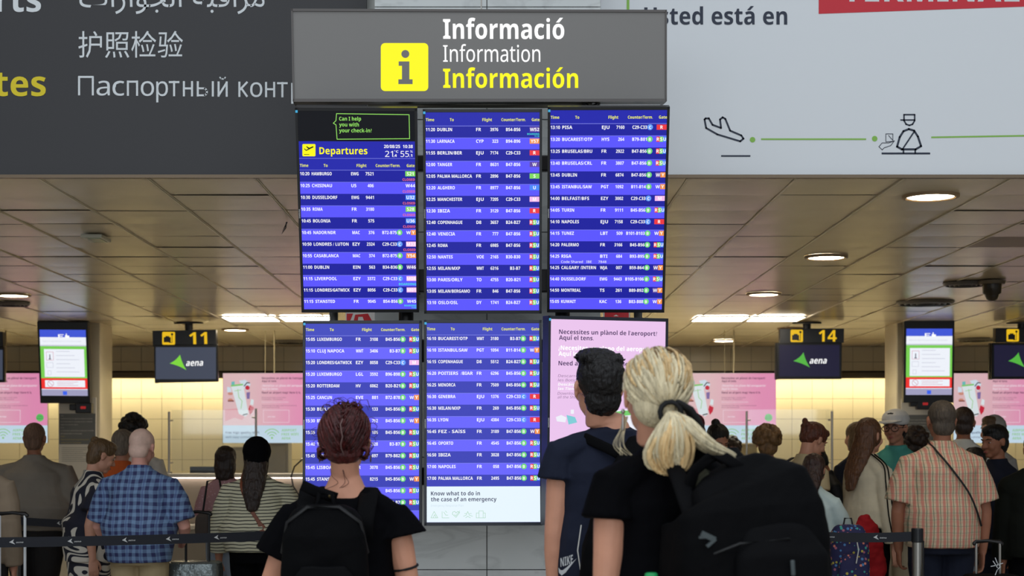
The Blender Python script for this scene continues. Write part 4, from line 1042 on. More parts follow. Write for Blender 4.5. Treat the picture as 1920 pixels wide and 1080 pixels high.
# ------------------------------------------------------------------ queue barriers
M_BELT = mat('charcoal_belt_webbing', (30, 32, 40), .7); M_BPR = mat('belt_white_print', (200, 200, 200), .6)
def stanchion(x, D, label, face=True):
    r = empty('queue_barrier_post', (x, D, 0)); tag(r, label, 'barrier post', 'queue barrier posts')
    m = MB(); m.tube([(0, 0, .02), (0, 0, .93)], .031, n=20); m.build('post', M_STEEL, r, smooth=False)
    m = MB(); m.tube([(0, 0, .92), (0, 0, .925), (0, 0, 1.0), (0, 0, 1.005)], [.033, .036, .036, .033], n=20); m.build('belt_head', M_BLACK, r)
    m = MB(); m.tube([(.03, .008, .02), (.03, .008, .93)], .014, n=8); m.build('black_channel', M_BLACK, r)
    m = MB(); m.tube([(0, 0, 0), (0, 0, .012), (0, 0, .03)], [.17, .17, .05], n=28); m.build('base', M_BLACK, r)
def belt(x0, D0, x1, D1, z, label, marks, h=.058, sag=.012):
    r = empty('barrier_belt', ((x0+x1)/2, (D0+D1)/2, z)); tag(r, label, 'barrier belt')
    cx, cy = (x0+x1)/2, (D0+D1)/2; n = 24; m = MB(); vs = []; fs = []
    for i in range(n+1):
        t = i/n; X = x0+(x1-x0)*t-cx; Y = D0+(D1-D0)*t-cy; Z = -sag*(1-(2*t-1)**2)
        vs += [(X, Y-.001, Z-h/2), (X, Y-.001, Z+h/2), (X, Y+.001, Z-h/2), (X, Y+.001, Z+h/2)]
    for i in range(n):
        a = i*4; fs += [(a, a+4, a+5, a+1), (a+2, a+3, a+7, a+6), (a+1, a+5, a+7, a+3), (a, a+2, a+6, a+4)]
    m.add(vs, fs); m.build('webbing', M_BELT, r)
    yaw = math.atan2(D1-D0, x1-x0); L_ = math.hypot(x1-x0, D1-D0)
    M = Matrix.Translation((cx, cy, z)) @ Matrix.Rotation(yaw, 4, 'Z')
    pn = Panel(M, .0012);
    for px_ in marks:
        u = pn.loc(px_, 1008)[0]; t = (u+L_/2)/L_; v = -sag*(1-(2*t-1)**2)
        pn.lpoly([(u-.024, v+.001), (u+.003, v+.017), (u-.003, v+.003), (u+.010, v-.013)], M_BPR, 3)
        pn.text('aena', u+.014, v-.005, .009, M_BPR, bold=.04, shear=.2, l=3, width=.04)
    PANELS.append((pn, 'white_print', r))
stanchion(P(1720, 990, 9.64).x, 9.64, 'silver and black barrier post in front of the man in salmon plaid')
stanchion(P(1475, 0, 9.9).x, 9.9, 'barrier post hidden behind the large black backpack')
stanchion(P(604, 0, 10.0).x, 10.0, 'barrier post behind the red haired person')
stanchion(-3.2, 8.95, 'barrier post beyond the left edge of the picture')
stanchion(-3.6, 11.9, 'far barrier post beyond the left edge of the picture')
stanchion(P(268, 0, 11.4).x, 11.4, 'far barrier post behind the man in blue plaid')
belt(-3.17, 8.95, P(604, 0, 10).x-.03, 10.0, .955, 'black barrier belt running in front of the queue on the left', (25, 134, 236, 318, 408, 502))
belt(P(1475, 0, 9.9).x+.03, 9.9, P(1720, 0, 9.64).x-.035, 9.64, .955, 'black barrier belt running to the post on the right', (1548, 1645))
belt(-3.57, 11.9, P(268, 0, 11.4).x-.03, 11.4, .955, 'black barrier belt further back behind the grey shirted man', (112,))
# ------------------------------------------------------------------ people
def skin(n, c): return mat('skin_'+n, c, .5, spec=.35, vary=.10, vscale=9, bump=.05, bscale=60)
SK_L = skin('light', (206, 152, 128)); SK_M = skin('medium', (178, 124, 100)); SK_T = skin('tan', (150, 98, 74)); SK_P = skin('pink', (204, 148, 132))
def hairm(n, c, **k):
    d = dict(rough=.42, spec=.45, bump=.6, bscale=30, vary=.35, vscale=26, stretch=(3, 3, .5), island=.3); d.update(k)
    return mat('hair_'+n, c, **d)
H_BLK = hairm('black', (22, 19, 19), spec=.3); H_DBR = hairm('dark_brown', (44, 30, 24)); H_BR = hairm('brown', (98, 74, 48)); H_GRY = hairm('grey', (112, 100, 88), rough=.7)
H_WHT = hairm('white_stubble', (190, 172, 158), rough=.8); H_AUB = hairm('auburn', (86, 44, 30)); H_SAND = hairm('sandy', (136, 102, 66)); H_LBR = hairm('chestnut', (96, 62, 40))
H_RED = hairm('dyed_red', (70, 18, 17), spec=.45, vary=.5, island=.5); H_BLD = hairm('blonde', (228, 212, 174), vary=.18, island=.16); H_GLD = hairm('golden', (222, 188, 134), vary=.2, island=.15)
M_EYEW = mat('eye_white', (168, 160, 152), .3); M_EYEB = mat('eye_dark', (28, 20, 16), .15); M_LIP = mat('lips', (160, 84, 78), .45)
M_SHOE = mat('dark_shoe_leather', (36, 34, 34), .5); M_SHOEW = mat('pale_trainer', (190, 188, 184), .6)

def V(*a): return Vector(a)
def rot_between(d):  # frame whose -Z goes along d
    return V(0, 0, -1).rotation_difference(Vector(d).normalized()).to_matrix()

class Body:
    """joints and surfaces of one standing figure, feet at the origin, facing +Y"""
    def __init__(s, H=1.7, bw=1.0, bd=1.0, lean=0.0, side=0.0, head=(0, 0, 0), armL=None, armR=None, sh=1.0, legs=.09, hoff=0.0, shz=1.350):
        s.shz = shz
        k = s.k = H/1.75; s.bw = bw; s.bd = bd; s.H = H
        s.hip = V(0, 0, .93*k)
        s.RB = Matrix.Rotation(R(side), 3, 'Y') @ Matrix.Rotation(R(-lean), 3, 'X')
        s.shw = .176*k*sh*(1+(bw-1)*.75)
        s.neck = s.B(V(0, -.01, 1.50)*k)
        s.RH = Matrix.Rotation(R(head[0]), 3, 'Z') @ Matrix.Rotation(R(-head[1]), 3, 'X') @ Matrix.Rotation(R(head[2]), 3, 'Y')
        s.hc = s.neck + s.RH @ (V(0, .018, .124)*k) + V(hoff, 0, 0)
        hang = ((.10, -.02, -1), (.03, .14, -1))
        s.arm = {}
        for sd, a in ((-1, armL), (1, armR)):
            a = a or hang
            u = Vector((a[0][0]*sd, a[0][1], a[0][2])).normalized(); f = Vector((a[1][0]*sd, a[1][1], a[1][2])).normalized()
            S = s.B(V(sd*s.shw/k, 0, shz)*k); E_ = S+s.RB @ u*.285*k; W_ = E_+s.RB @ f*.25*k
            s.arm[sd] = (S, E_, W_, s.RB @ f, a[2] if len(a) > 2 else .35)
        s.leg = {sd: (V(sd*.088*bw, 0, .90)*k, V(sd*legs, .012, .49)*k, V(sd*legs*1.05, -.01, .085)*k) for sd in (-1, 1)}
    def B(s, p):
        p = Vector(p)
        if p.z <= s.hip.z: return p
        d = p-s.hip; t = min(d.z/(.25*s.k), 1)
        return s.hip+(Matrix.Identity(3).lerp(s.RB, t) @ d)
    def hd(s, p): return s.hc + s.RH @ (Vector(p)*s.k*1.07)
    def torso(s, m, inf=0.0, top=1.50, bot=.84, waist=1.0, flare=0.0, ex=2.3, belly=0.0):
        k = s.k; T = [(.80, .150, .105, -.01), (.90, .168, .118, -.012), (.98, .160, .112, -.008), (1.08, .142, .102, 0), (1.18, .147, .106, .0), (1.28, .160, .114, 0), (1.33, .162, .114, -.004), (1.37, .146, .100, -.006), (1.41, .112, .080, -.010), (1.45, .090, .066, -.012), (1.475, .072, .062, -.012), (1.50, .062, .058, -.010)]
        pts = []; rad = []
        zs = sorted(set([bot]+[t[0] for t in T if bot < t[0] < top]+[top]))
        for z in zs:
            a = np.interp(z, [t[0] for t in T], [t[1] for t in T]); b = np.interp(z, [t[0] for t in T], [t[2] for t in T]); y = np.interp(z, [t[0] for t in T], [t[3] for t in T])
            w_ = math.exp(-((z-1.08)/.10)**2)
            a += (waist-1)*.03*w_; b += (waist-1)*.02*w_
            bl = belly*math.exp(-((z-1.08)/.13)**2)
            fl = flare*max(0, (1.15-z)/.3)
            bf = 1 if z < 1.37 else max(0, 1-(z-1.37)/.09)
            a = a*(1+(s.bw-1)*bf)+inf*(1 if z < 1.43 else .6)+fl; b = b*(1+(s.bd-1)*bf)+inf*(1 if z < 1.43 else .6)+fl+bl/2
            pts.append(s.B(V(0, y+bl/2, z)*k)); rad.append((a*k, b*k))
        m.loft(pts, rad, n=24, exp=ex, caps='flat', ref=s.RB @ V(1, 0, 0))
        if top > 1.41:
            for sd in (-1, 1):
                m.loft([s.B(V(sd*(.020 if top > 1.44 else .055), -.014, 1.468 if top > 1.44 else 1.430)*k), s.B(V(sd*.070, -.014, 1.432)*k), s.B(V(sd*.125, -.010, 1.390+(s.shz-1.35)*.6)*k), s.B(V(sd*(s.shw/k-.010), -.004, s.shz+.002)*k)], [((.040+inf*.7)*k, (.030+inf*.45)*k), ((.048+inf)*k, (.034+inf*.6)*k), ((.050+inf)*k, (.040+inf*.7)*k), ((.048+inf)*k, (.046+inf*.8)*k)], n=14, ref=(0, 1, 0))
    def limb_arm(s, m, inf=0.0, t=1.0, flare=0.0):
        k = s.k; th = .5+.5*s.bw
        T_ = t
        for sd in (-1, 1):
            t = T_[0 if sd < 0 else 1] if isinstance(T_, tuple) else T_
            S, E_, W_, f, _ = s.arm[sd]; c = s.B(V(sd*.10, -.005, s.shz-.005)*k)
            r = [(.048, c), (.055*th, S), (.050*th, S.lerp(E_, .35)), (.043*th, S.lerp(E_, .75)), (.039*th, E_), (.040*th, E_.lerp(W_, .25)), (.033*th, E_.lerp(W_, .65)), (.026, W_)]
            L = [0]
            for i in range(1, len(r)): L.append(L[-1]+(r[i][1]-r[i-1][1]).length)
            l0 = L[1]; full = L[-1]-l0; end = l0+full*t
            pts = []; rad = []
            for (q, p), l in zip(r, L):
                if l <= end+1e-6: pts.append(p); rad.append((q+inf*(.6 if l <= l0+1e-6 else 1)+flare*max(0, (l-l0)/max(full*t, .01)))*k)
            if t < 1 and L[-1] > end:
                i = [j for j, l in enumerate(L) if l <= end+1e-6][-1]
                if i+1 < len(r):
                    u = (end-L[i])/(L[i+1]-L[i]); p = r[i][1].lerp(r[i+1][1], u); q = r[i][0]*(1-u)+r[i+1][0]*u
                    pts.append(p); rad.append((q+inf+flare)*k)
            m.loft(pts, rad, n=14, caps='round' if t >= 1 and inf == 0 else 'flat', ref=(0, 1, .1))
    def hands(s, m, curl=None):
        k = s.k
        for sd in (-1, 1):
            S, E_, W_, f, cu = s.arm[sd]
            Rm = rot_between(f); side = V(sd, 0, 0)
            # palm plane: fingers point along -Z local, palm faces the thigh (local x inward)
            X = lambda p: W_+Rm @ (Vector((p[0]*sd, p[1], p[2]))*k)
            m.loft([X((0, 0, .01)), X((0, .0, -.03)), X((0, .0, -.065)), X((0, 0, -.088))], [(.018*k, .026*k), (.015*k, .036*k), (.014*k, .040*k), (.012*k, .038*k)], n=12, ref=Rm @ V(1, 0, 0))
            for i, (y, l, r0) in enumerate(((.033, .068, .0088), (.011, .076, .0092), (-.011, .070, .0088), (-.032, .056, .0078))):
                a = cu; p = V(0, y, -.085); pts = [p]; ang = a*.5
                for q in (.45, .30, .25):
                    d = V(-math.sin(ang), y*.22, -math.cos(ang)); p = p+d*l*q; pts.append(p); ang += a*(.95+.1*i)
                m.loft([X(q) for q in pts], [r0*k, r0*k, r0*.92*k, r0*.78*k], n=8, ref=(0.2, 1, .1))
            pts = [V(-.004, .028, -.018), V(-.014, .050, -.045), V(-.022, .058, -.070), V(-.028, .056, -.092)]
            m.loft([X(q) for q in pts], [.013*k, .0115*k, .0105*k, .0085*k], n=8, ref=(0.2, 1, .1))
    def head(s, m, face=True, jaw=1.0):
        k = s.k; h = s.hd; RH = s.RH
        E_ = lambda c, r, rr=None: m.ell(h(c), [q*k*1.07 for q in r], n=18, rot=(RH @ rr if rr else RH))
        E_((0, -.014, .030), (.0755, .096, .086)); E_((0, .020, .0), (.064*jaw, .070, .085)); E_((0, .022, -.048), (.055*jaw, .062, .058)); E_((0, .058, -.088), (.027*jaw, .026, .022))
        m.loft([h((0, -.030, -.045)), h((0, -.020, -.10)), s.neck, s.B(V(0, -.012, 1.44)*k)], [(.052*k, .056*k), (.052*k, .054*k), (.056*k, .056*k), (.075*k, .065*k)], n=16, ref=RH @ V(1, 0, 0))
        for sd in (-1, 1):
            rr = Matrix.Rotation(R(sd*14), 3, 'Z') @ Matrix.Rotation(R(-10), 3, 'X')
            E_((sd*.077, -.004, -.004), (.0075, .018, .031), rr); E_((sd*.081, -.010, .006), (.007, .017, .020), rr); E_((sd*.030, .060, -.030), (.028, .026, .028))
        if face:
            m.loft([h((0, .080, .018)), h((0, .094, -.006)), h((0, .106, -.026))], [.008*k, .0095*k, .0135*k], n=10, ref=RH @ V(1, 0, 0))
            E_((0, .098, -.032), (.017, .012, .009)); E_((0, .077, .022), (.048, .014, .009)); E_((0, .082, -.058), (.022, .011, .0055)); E_((0, .081, -.068), (.019, .011, .006))
    def eyes(s, root):
        k = s.k
        for sd in (-1, 1):
            m = MB(); m.ell(s.hd((sd*.031, .072, .004)), (.0110*k, .0105*k, .0050*k), n=12, rot=s.RH); e = m.build('eye', M_EYEW, root, smooth=True)
            m = MB(); m.ell(s.hd((sd*.031, .0815, .003)), (.0060*k, .003*k, .0056*k), n=10, rot=s.RH); m.build('iris', M_EYEB, e, smooth=True)
        m = MB(); m.ell(s.hd((0, .091, -.0625)), (.021*k, .006*k, .0072*k), n=12, rot=s.RH); m.build('lips', M_LIP, root, smooth=True)
    def brows(s, root, hm):
        k = s.k
        for sd in (-1, 1):
            m = MB(); m.loft([s.hd((sd*.014, .092, .024)), s.hd((sd*.032, .090, .029)), s.hd((sd*.050, .074, .023))], [.0030*k, .0038*k, .0022*k], n=6); m.build('eyebrow', hm, root, smooth=True)
    def legs_(s, m, inf=0.0, t=1.0, flare=0.0, calf=True):
        k = s.k; tb = .6+.4*s.bw
        for sd in (-1, 1):
            h_, kn, an = s.leg[sd]
            P_ = [(h_+V(0, 0, .03)*k, .082*tb), (h_.lerp(kn, .35), .080*tb), (h_.lerp(kn, .75), .062*tb), (kn, .054), (kn.lerp(an, .3)+V(0, -.012, 0)*k, .054), (kn.lerp(an, .65), .042), (an, .035)]
            tot = (len(P_)-1); e = t*tot; pts = []; rad = []
            for i, (p, r) in enumerate(P_):
                if i <= e: pts.append(p); rad.append((r+inf+flare*i/tot)*k)
            if t < 1:
                i = int(e); u = e-i
                if u > .02: pts.append(P_[i][0].lerp(P_[i+1][0], u)); rad.append((P_[i][1]*(1-u)+P_[i+1][1]*u+inf+flare*t)*k)
            m.loft(pts, rad, n=16, caps='flat', ref=(1, 0, 0))
    def shoe(s, root, mt):
        k = s.k
        for sd in (-1, 1):
            an = s.leg[sd][2]; m = MB()
            m.loft([V(an.x, an.y-.045*k, .045*k), V(an.x, an.y, .055*k), V(an.x*1.08, an.y+.09*k, .042*k), V(an.x*1.14, an.y+.165*k, .032*k)], [(.034*k, .040*k), (.038*k, .052*k), (.046*k, .038*k), (.036*k, .026*k)], n=14, exp=2.6, ref=(1, 0, 0))
            m.build('shoe', mt, root, smooth=True)

def hair_shape(s, m, style, rnd):
    k = s.k; h = s.hd; RH = s.RH
    E_ = lambda c, r: m.ell(h(c), [q*k*1.07 for q in r], n=18, rot=RH)
    if style in ('short', 'tall', 'curly', 'bun', 'long', 'pony', 'lowbun'):
        E_((0, -.020, .042), (.0835, .100, .086)); E_((0, -.048, -.012), (.0745, .060, .068))
    if style == 'short': E_((0, .03, .085), (.062, .055, .040)); E_((0, -.050, -.045), (.060, .048, .050))
    if style == 'buzz': E_((0, -.018, .036), (.0785, .0985, .086)); E_((0, -.050, -.030), (.066, .052, .062))
    if style == 'fringe': E_((0, -.036, .004), (.0790, .078, .050)); E_((0, -.058, -.030), (.062, .044, .050))
    if style == 'tall':
        for i in range(26):
            a = rnd.uniform(0, 6.28); q = rnd.uniform(0, .06); E_((q*math.cos(a), .02+q*math.sin(a)*1.1, .115+rnd.uniform(-.01, .018)), (.024, .026, .022))
    if style == 'curly':
        for i in range(70):
            a = rnd.uniform(0, 6.28); ph = rnd.uniform(-.5, 1.5); c = V(math.cos(ph)*math.cos(a)*.092, -.022+math.cos(ph)*math.sin(a)*.100, .040+math.sin(ph)*.092)
            if c.y > .05 and c.z < .07: continue
            E_(c, [rnd.uniform(.020, .030)]*3)
        E_((0, -.055, -.035), (.075, .055, .060))
    if style == 'bun': E_((0, -.085, .105), (.036, .036, .034)); E_((0, -.065, .075), (.04, .04, .03))
    if style == 'lowbun': E_((0, -.105, .04), (.040, .032, .042)); E_((0, -.06, -.04), (.055, .04, .04))
    if style == 'pony': E_((0, -.105, .03), (.03, .03, .03)); m.loft([h((0, -.11, .03)), h((.01, -.15, -.03)), h((.02, -.14, -.15)), h((.02, -.12, -.24))], [.03*k, .035*k, .028*k, .012*k], n=12)
    if style == 'long':
        m.loft([h((0, -.03, .03)), h((0, -.055, -.06)), h((0, -.100, -.16)), h((0, -.150, -.26)), h((0, -.165, -.37))], [(.092*k, .080*k), (.092*k, .068*k), (.092*k, .052*k), (.078*k, .036*k), (.042*k, .020*k)], n=20, caps='round', ref=RH @ V(1, 0, 0))
        E_((0, .0, .0), (.084, .07, .09))
    if style == 'bob':
        E_((0, -.020, .042), (.088, .104, .088)); m.loft([h((0, -.028, .04)), h((0, -.036, -.06)), h((0, -.040, -.125))], [(.094*k, .084*k), (.100*k, .080*k), (.085*k, .066*k)], n=20, caps='round', ref=RH @ V(1, 0, 0))

def locks(m, s, C_, rad, starts, gather, rnd, r0=.0045, lift=.006, wav=.004, n=5, over=1.0):
    """hair locks swept over the skull from the hairline to a gathering point (head coordinates)"""
    C_ = Vector(C_); rad = Vector(rad)
    def surf(d, o): d = d.normalized(); return C_+Vector((d.x*(rad.x+o), d.y*(rad.y+o), d.z*(rad.z+o)))
    for st in starts:
        g = Vector(gather(st) if callable(gather) else gather)
        d0 = Vector(st).normalized(); q = g-C_; d1 = Vector((q.x/rad.x, q.y/rad.y, q.z/rad.z)).normalized()
        pts = []; rr = []; N_ = 9; ph = rnd.uniform(0, 6); of = rnd.uniform(0, lift)
        for i in range(N_+1):
            t = i/N_; d = d0.slerp(d1, t*over) if d0.dot(d1) > -.98 else d0.lerp(d1, t)
            w_ = V(math.sin(ph+t*5), math.cos(ph*1.3+t*4), math.sin(ph+t*3))*wav*math.sin(math.pi*t)
            pts.append(s.hd(surf(d, of)+w_)); rr.append((r0*(1.25-.45*abs(t-.4))*s.k, r0*.55*s.k))
        m.loft(pts, rr, n=n, caps='flat', ref=s.RH @ V(0.3, .2, 1))

PEOPLE = {}
def person(label, x, D, H, yaw=0, sk=None, shirt=None, pants=None, hair=None, face=False, vox=.008, shoe=None, group='people waiting in the check-in hall', name='person', **bk):
    X = (x-VX)*D/F; root = empty(name, (X, D, 0), R(yaw)); tag(root, label, 'person', group)
    b = Body(H, **bk); k = b.k
    m = MB(); b.torso(m, inf=-.006); b.limb_arm(m); b.hands(m); b.head(m, face); b.legs_(m)
    for sd in (-1, 1):
        an = b.leg[sd][2]; m.loft([an, an+V(0, .02, -.04)*k, an+V(0, .10, -.055)*k], [.034*k, .036*k, .026*k], n=10)
    remesh(m.build('body', sk, root, smooth=True), vox, smooth=2)
    if face: b.eyes(root); b.brows(root, hair[1] if hair else H_DBR)
    if shirt:
        S = dict(mat=None, inf=.016, bot=.86, t=.34, flare=.004, sflare=.014, sinf=.014, waist=2.2, top=1.497, fold=.010, belly=0.0, vox=.009, name='shirt'); S.update(shirt)
        m = MB(); b.torso(m, inf=S['inf'], top=S['top'], bot=S['bot'], waist=S['waist'], flare=S['flare'], belly=S['belly'])
        if S['t']: b.limb_arm(m, inf=S['sinf'], t=S['t'], flare=S['sflare'])
        o = remesh(m.build(S['name'], S['mat'], root, smooth=True), S['vox'], disp=S['fold'], dscale=.14, smooth=3)
    if pants:
        S = dict(mat=None, inf=.016, t=.97, flare=.008, top=.99, name='trousers', skirt=None); S.update(pants)
        m = MB()
        if S['skirt']:
            zb, w_ = S['skirt']; m.loft([V(0, 0, zb)*k, V(0, 0, .6)*k, V(0, -.01, .85)*k, V(0, 0, .98)*k], [(w_*k, w_*.8*k), (w_*.95*k, w_*.72*k), (.185*b.bw*k, .135*b.bd*k), (.165*b.bw*k, .12*b.bd*k)], n=26, caps='flat')
        else:
            b.torso(m, inf=S['inf']-.006, top=S['top'], bot=.82, waist=1.4); b.legs_(m, inf=S['inf'], t=S['t'], flare=S['flare'])
        remesh(m.build(S['name'], S['mat'], root, smooth=True), .011, disp=.008, dscale=.12, smooth=3)
    if hair and hair[0]:
        rnd = random.Random(int(x)); m = MB(); hair_shape(b, m, hair[0], rnd)
        remesh(m.build('hair', hair[1], root, smooth=True), .006, disp=hair[2] if len(hair) > 2 else .008, dscale=.03, smooth=2)
    b.shoe(root, shoe or M_SHOE)
    b.root = root; return b
def child(b, name, m, mt, smooth=True, rm=None, **k):
    o = m.build(name, mt, b.root, smooth=smooth)
    if rm: remesh(o, rm, **k)
    return o
def finer(pts, n=5):
    P2 = []; N_ = len(pts)
    for i in range(N_-1):
        p0, p1, p2, p3 = pts[max(i-1, 0)], pts[i], pts[i+1], pts[min(i+2, N_-1)]
        for q in range(n):
            t = q/n; P2.append(.5*((2*p1)+(-p0+p2)*t+(2*p0-5*p1+4*p2-p3)*t*t+(-p0+3*p1-3*p2+p3)*t**3))
    P2.append(pts[-1]); return P2
def wrap(b, o, off=.004, names=('shirt', 'dress_top', 'top')):
    for ch in b.root.children:
        if ch.name.split('.')[0] in names:
            sm = o.modifiers.new('lie_on_cloth', 'SHRINKWRAP'); sm.target = ch; sm.wrap_mode = 'OUTSIDE'; sm.offset = off
    return o
def strap(b, pts, w_, mt, name='strap', t=.004):
    """flat band through local points"""
    pts = finer(pts); m = MB(); m.loft(pts, [(w_*b.k, t)]*len(pts), n=8, exp=4, caps='flat', ref=(1, .0, 0)); return m

def Hof(y, D): return CZ+(VY-y)*D/F+.0
F_NVY = fabric('navy_jersey', (26, 31, 48)); F_BLK = fabric('black_jersey', (9, 9, 12), spec=.06); F_KHA = fabric('khaki_chino', (164, 146, 112)); F_GRB = fabric('taupe_shirt_cotton', (124, 116, 106))
F_ORG = fabric('orange_polo', (196, 92, 44)); F_WHT = fabric('white_cotton', (206, 204, 198)); F_CRM = fabric('cream_knit', (206, 188, 150)); F_GRN = fabric('sage_green_cotton', (128, 142, 104))
F_TEAL = fabric('teal_jersey', (78, 158, 150)); F_BEI = fabric('beige_shorts', (184, 174, 152)); F_DNM = fabric('pale_denim', (150, 162, 176)); F_DKN = fabric('dark_navy_cloth', (24, 28, 42)); F_EMR = fabric('emerald_cloth', (14, 122, 84))
F_MINT = fabric('pale_mint_cotton', (186, 202, 200)); F_OLV = fabric('dark_olive_nylon', (20, 22, 19), spec=.06); F_MAR = fabric('maroon_felt', (78, 22, 34)); F_RDC = fabric('red_cloth', (150, 24, 30)); F_GRH = fabric('grey_hood_fleece', (150, 148, 146))
F_BLG = fabric('beige_cardigan', (128, 112, 94)); F_DSH = fabric('dark_shorts', (34, 32, 32)); F_JKT = fabric('black_jacket_nylon', (22, 22, 26), rough=.55)
F_DOT = dots('pink_polka_cotton', (176, 132, 136), [(214, 190, 190), (208, 180, 184)], 48, .22)
F_FLO = dots('blue_floral_backpack_cloth', (26, 26, 70), [(160, 90, 110), (70, 120, 170), (170, 156, 60), (60, 150, 140), (206, 120, 100)], 40, .34)
F_CAPB = fabric('black_knit', (18, 18, 20)); F_STRP = mat('black_webbing', (17, 17, 19), .7); F_BRL = mat('tan_leather', (122, 66, 42), .5)

# ---- left side queue
person('person at the left edge in a beige cardigan, only the sleeve in view', -42, 9.6, 1.62, yaw=0, sk=SK_M, shirt=dict(mat=F_BLG, t=.95, sinf=.02), pants=dict(mat=F_DSH), hair=('short', H_DBR), bw=1.1)
person('bald person in a taupe shirt and dark shorts seen from behind', 65, 12.15, Hof(793, 12.15), sk=SK_T, shirt=dict(mat=F_GRB, inf=.03, t=.44, bot=.90, sinf=.028, sflare=.02, waist=4), pants=dict(mat=F_DSH, t=.50, inf=.03, name='shorts'), hair=('buzz', hairm('shaved_brown', (104, 78, 62), rough=.8), .001), bw=1.36, bd=1.3, sh=1.14, shoe=M_SHOEW)
bD = person('person in navy and white leaf print dress looking down to the right, small hair bun', 168, 11.0, Hof(821, 11.0), yaw=-62, sk=SK_L, face=True, vox=.006,
       shirt=dict(mat=leaf_print(), inf=.022, t=.33, bot=.80, sinf=.028, sflare=.034, flare=.02, waist=3.4, belly=.05, name='dress_top'), pants=dict(mat=MATS['navy_white_leaf_print'], skirt=(.25, .21), name='dress_skirt'),
       hair=('short', H_BR, .006), bw=1.04, bd=1.25, sh=1.12, head=(0, 22, 0), lean=4, armL=((.05, .10, -1), (.0, .38, -1), .5), armR=((.16, -.26, -1), (.02, .16, -1), .5))
m = MB(); m.ell(bD.hd((0, -.088, .088)), (0.0315, 0.0315, 0.0294)); child(bD, 'hair_bun', m, H_BR, rm=.005, disp=.01, dscale=.02)
person('bald white haired person in a blue plaid shirt and khaki trousers', 262, 10.1, Hof(803, 10.1), yaw=-6, sk=SK_P, vox=.006, shirt=dict(mat=plaid_blue(), inf=.026, t=.46, bot=.84, sinf=.026, sflare=.022, waist=3.4, flare=.012, vox=.008),
       pants=dict(mat=F_KHA, inf=.02), hair=('buzz', mat('white_stubble_scalp', (206, 172, 156), .65, vary=.12, vscale=30), .001), bw=1.12, bd=1.15, sh=1.16, head=(-8, 14, 0), armR=((.34, .0, -1), (-.30, .95, -.42), 1.0), armL=((.30, .10, -1), (-.1, .7, -.6)))
person('person in an orange polo behind the man in blue plaid', 229, 12.2, Hof(806, 12.2), yaw=-10, sk=SK_M, shirt=dict(mat=F_ORG), pants=dict(mat=F_DKN), hair=('short', H_GRY, .004), head=(0, 8, 0))
b = person('person with dark curly hair and a white shirt at the far back left', 250, 13.3, Hof(782, 13.3), yaw=10, sk=SK_T, shirt=dict(mat=F_WHT, t=.5, sinf=.03), pants=dict(mat=F_DKN), hair=('curly', H_BLK, .01), sh=1.1)
m = strap(b, [b.B(V(-.13, -.13, 1.30)*b.k), b.B(V(-.10, -.105, 1.42)*b.k), b.B(V(-.09, -.02, 1.48)*b.k), b.B(V(-.10, .10, 1.42)*b.k)], .028, F_STRP); wrap(b, child(b, 'bag_strap', m, F_STRP))
person('person in a pink polka dot top and pale jeans at the lit counter', 424, 12.2, Hof(838, 12.2), yaw=-12, sk=SK_T, shirt=dict(mat=F_DOT, t=.40, sinf=.035, sflare=.03, bot=.98), pants=dict(mat=F_DNM), hair=('bob', H_DBR, .01), armL=((.16, .2, -1), (.1, .8, -.7)))
b = person('person in a striped cream jumper with long dark hair and black head covering', 482, 10.7, Hof(825, 10.7), yaw=-4, sk=SK_M, shirt=dict(mat=striped_knit(), t=.86, inf=.03, sinf=.03, sflare=.01, bot=.90, flare=.012, waist=4, vox=.008), pants=dict(mat=F_BLK, inf=.024), hair=('long', H_DBR, .014),
       bw=1.14, bd=1.12, sh=1.15, armR=((.42, .05, -1), (-.2, .9, -.5), .8), armL=((.25, .0, -1), (.05, .2, -1)))
m = MB(); m.ell(b.hd((0, -.016, .040)), (0.0966, 0.1134, 0.1008), rot=b.RH); m.loft([b.hd((0, -.03, .02)), b.hd((0, -.035, -.10))], [(.090, .088), (.078, .070)], n=18); child(b, 'head_covering', m, F_BLK, rm=.006, disp=.004, dscale=.05)
m = strap(b, [b.B(V(-.10, .0, 1.50)*b.k), b.B(V(-.085, -.135, 1.40)*b.k), b.B(V(-.02, -.158, 1.25)*b.k), b.B(V(.08, -.160, 1.08)*b.k), b.B(V(.17, -.12, .93)*b.k)], .015, F_BRL); wrap(b, child(b, 'bag_strap', m, F_BRL))

# ---- right side queue
b = person('person in a maroon cap far back beside the blonde hair', 1300, 13.2, Hof(778, 13.2), sk=SK_L, shirt=dict(mat=F_DKN), pants=dict(mat=F_DKN), hair=('short', H_DBR))
m = MB(); m.ell(b.hd((0, -.012, .055)), (0.0966, 0.1134, 0.0840), rot=b.RH); m.loft([b.hd((0, .07, .055)), b.hd((0, .16, .045))], [(.07, .010), (.05, .006)], n=14, ref=(1, 0, 0)); child(b, 'cap', m, F_MAR, rm=.006)
b = person('person with black hair in a top bun looking down, behind the black backpack', 1340, 12.5, Hof(793, 12.5), yaw=212, sk=SK_M, face=True, vox=.006, shirt=dict(mat=F_BLK), pants=dict(mat=F_BLK), hair=(None, H_BLK), head=(-12, 26, 0))
m = MB(); m.ell(b.hd((0, -.022, .045)), (0.0872, 0.1029, 0.0882), rot=b.RH); m.ell(b.hd((0, -.05, -.01)), (0.0777, 0.0609, 0.0693), rot=b.RH); m.ell(b.hd((.02, -.06, .125)), (0.0357, 0.0357, 0.0315)); child(b, 'hair', m, H_BLK, rm=.006, disp=.004, dscale=.03)
b = person('person with curly dark hair and glasses facing the hall behind the counter', 1370, 17.0, Hof(822, 17.0), yaw=186, sk=SK_M, face=True, vox=.007, shirt=dict(mat=F_WHT), pants=dict(mat=F_DKN), hair=('curly', H_DBR), head=(0, 12, 0))
m = MB()
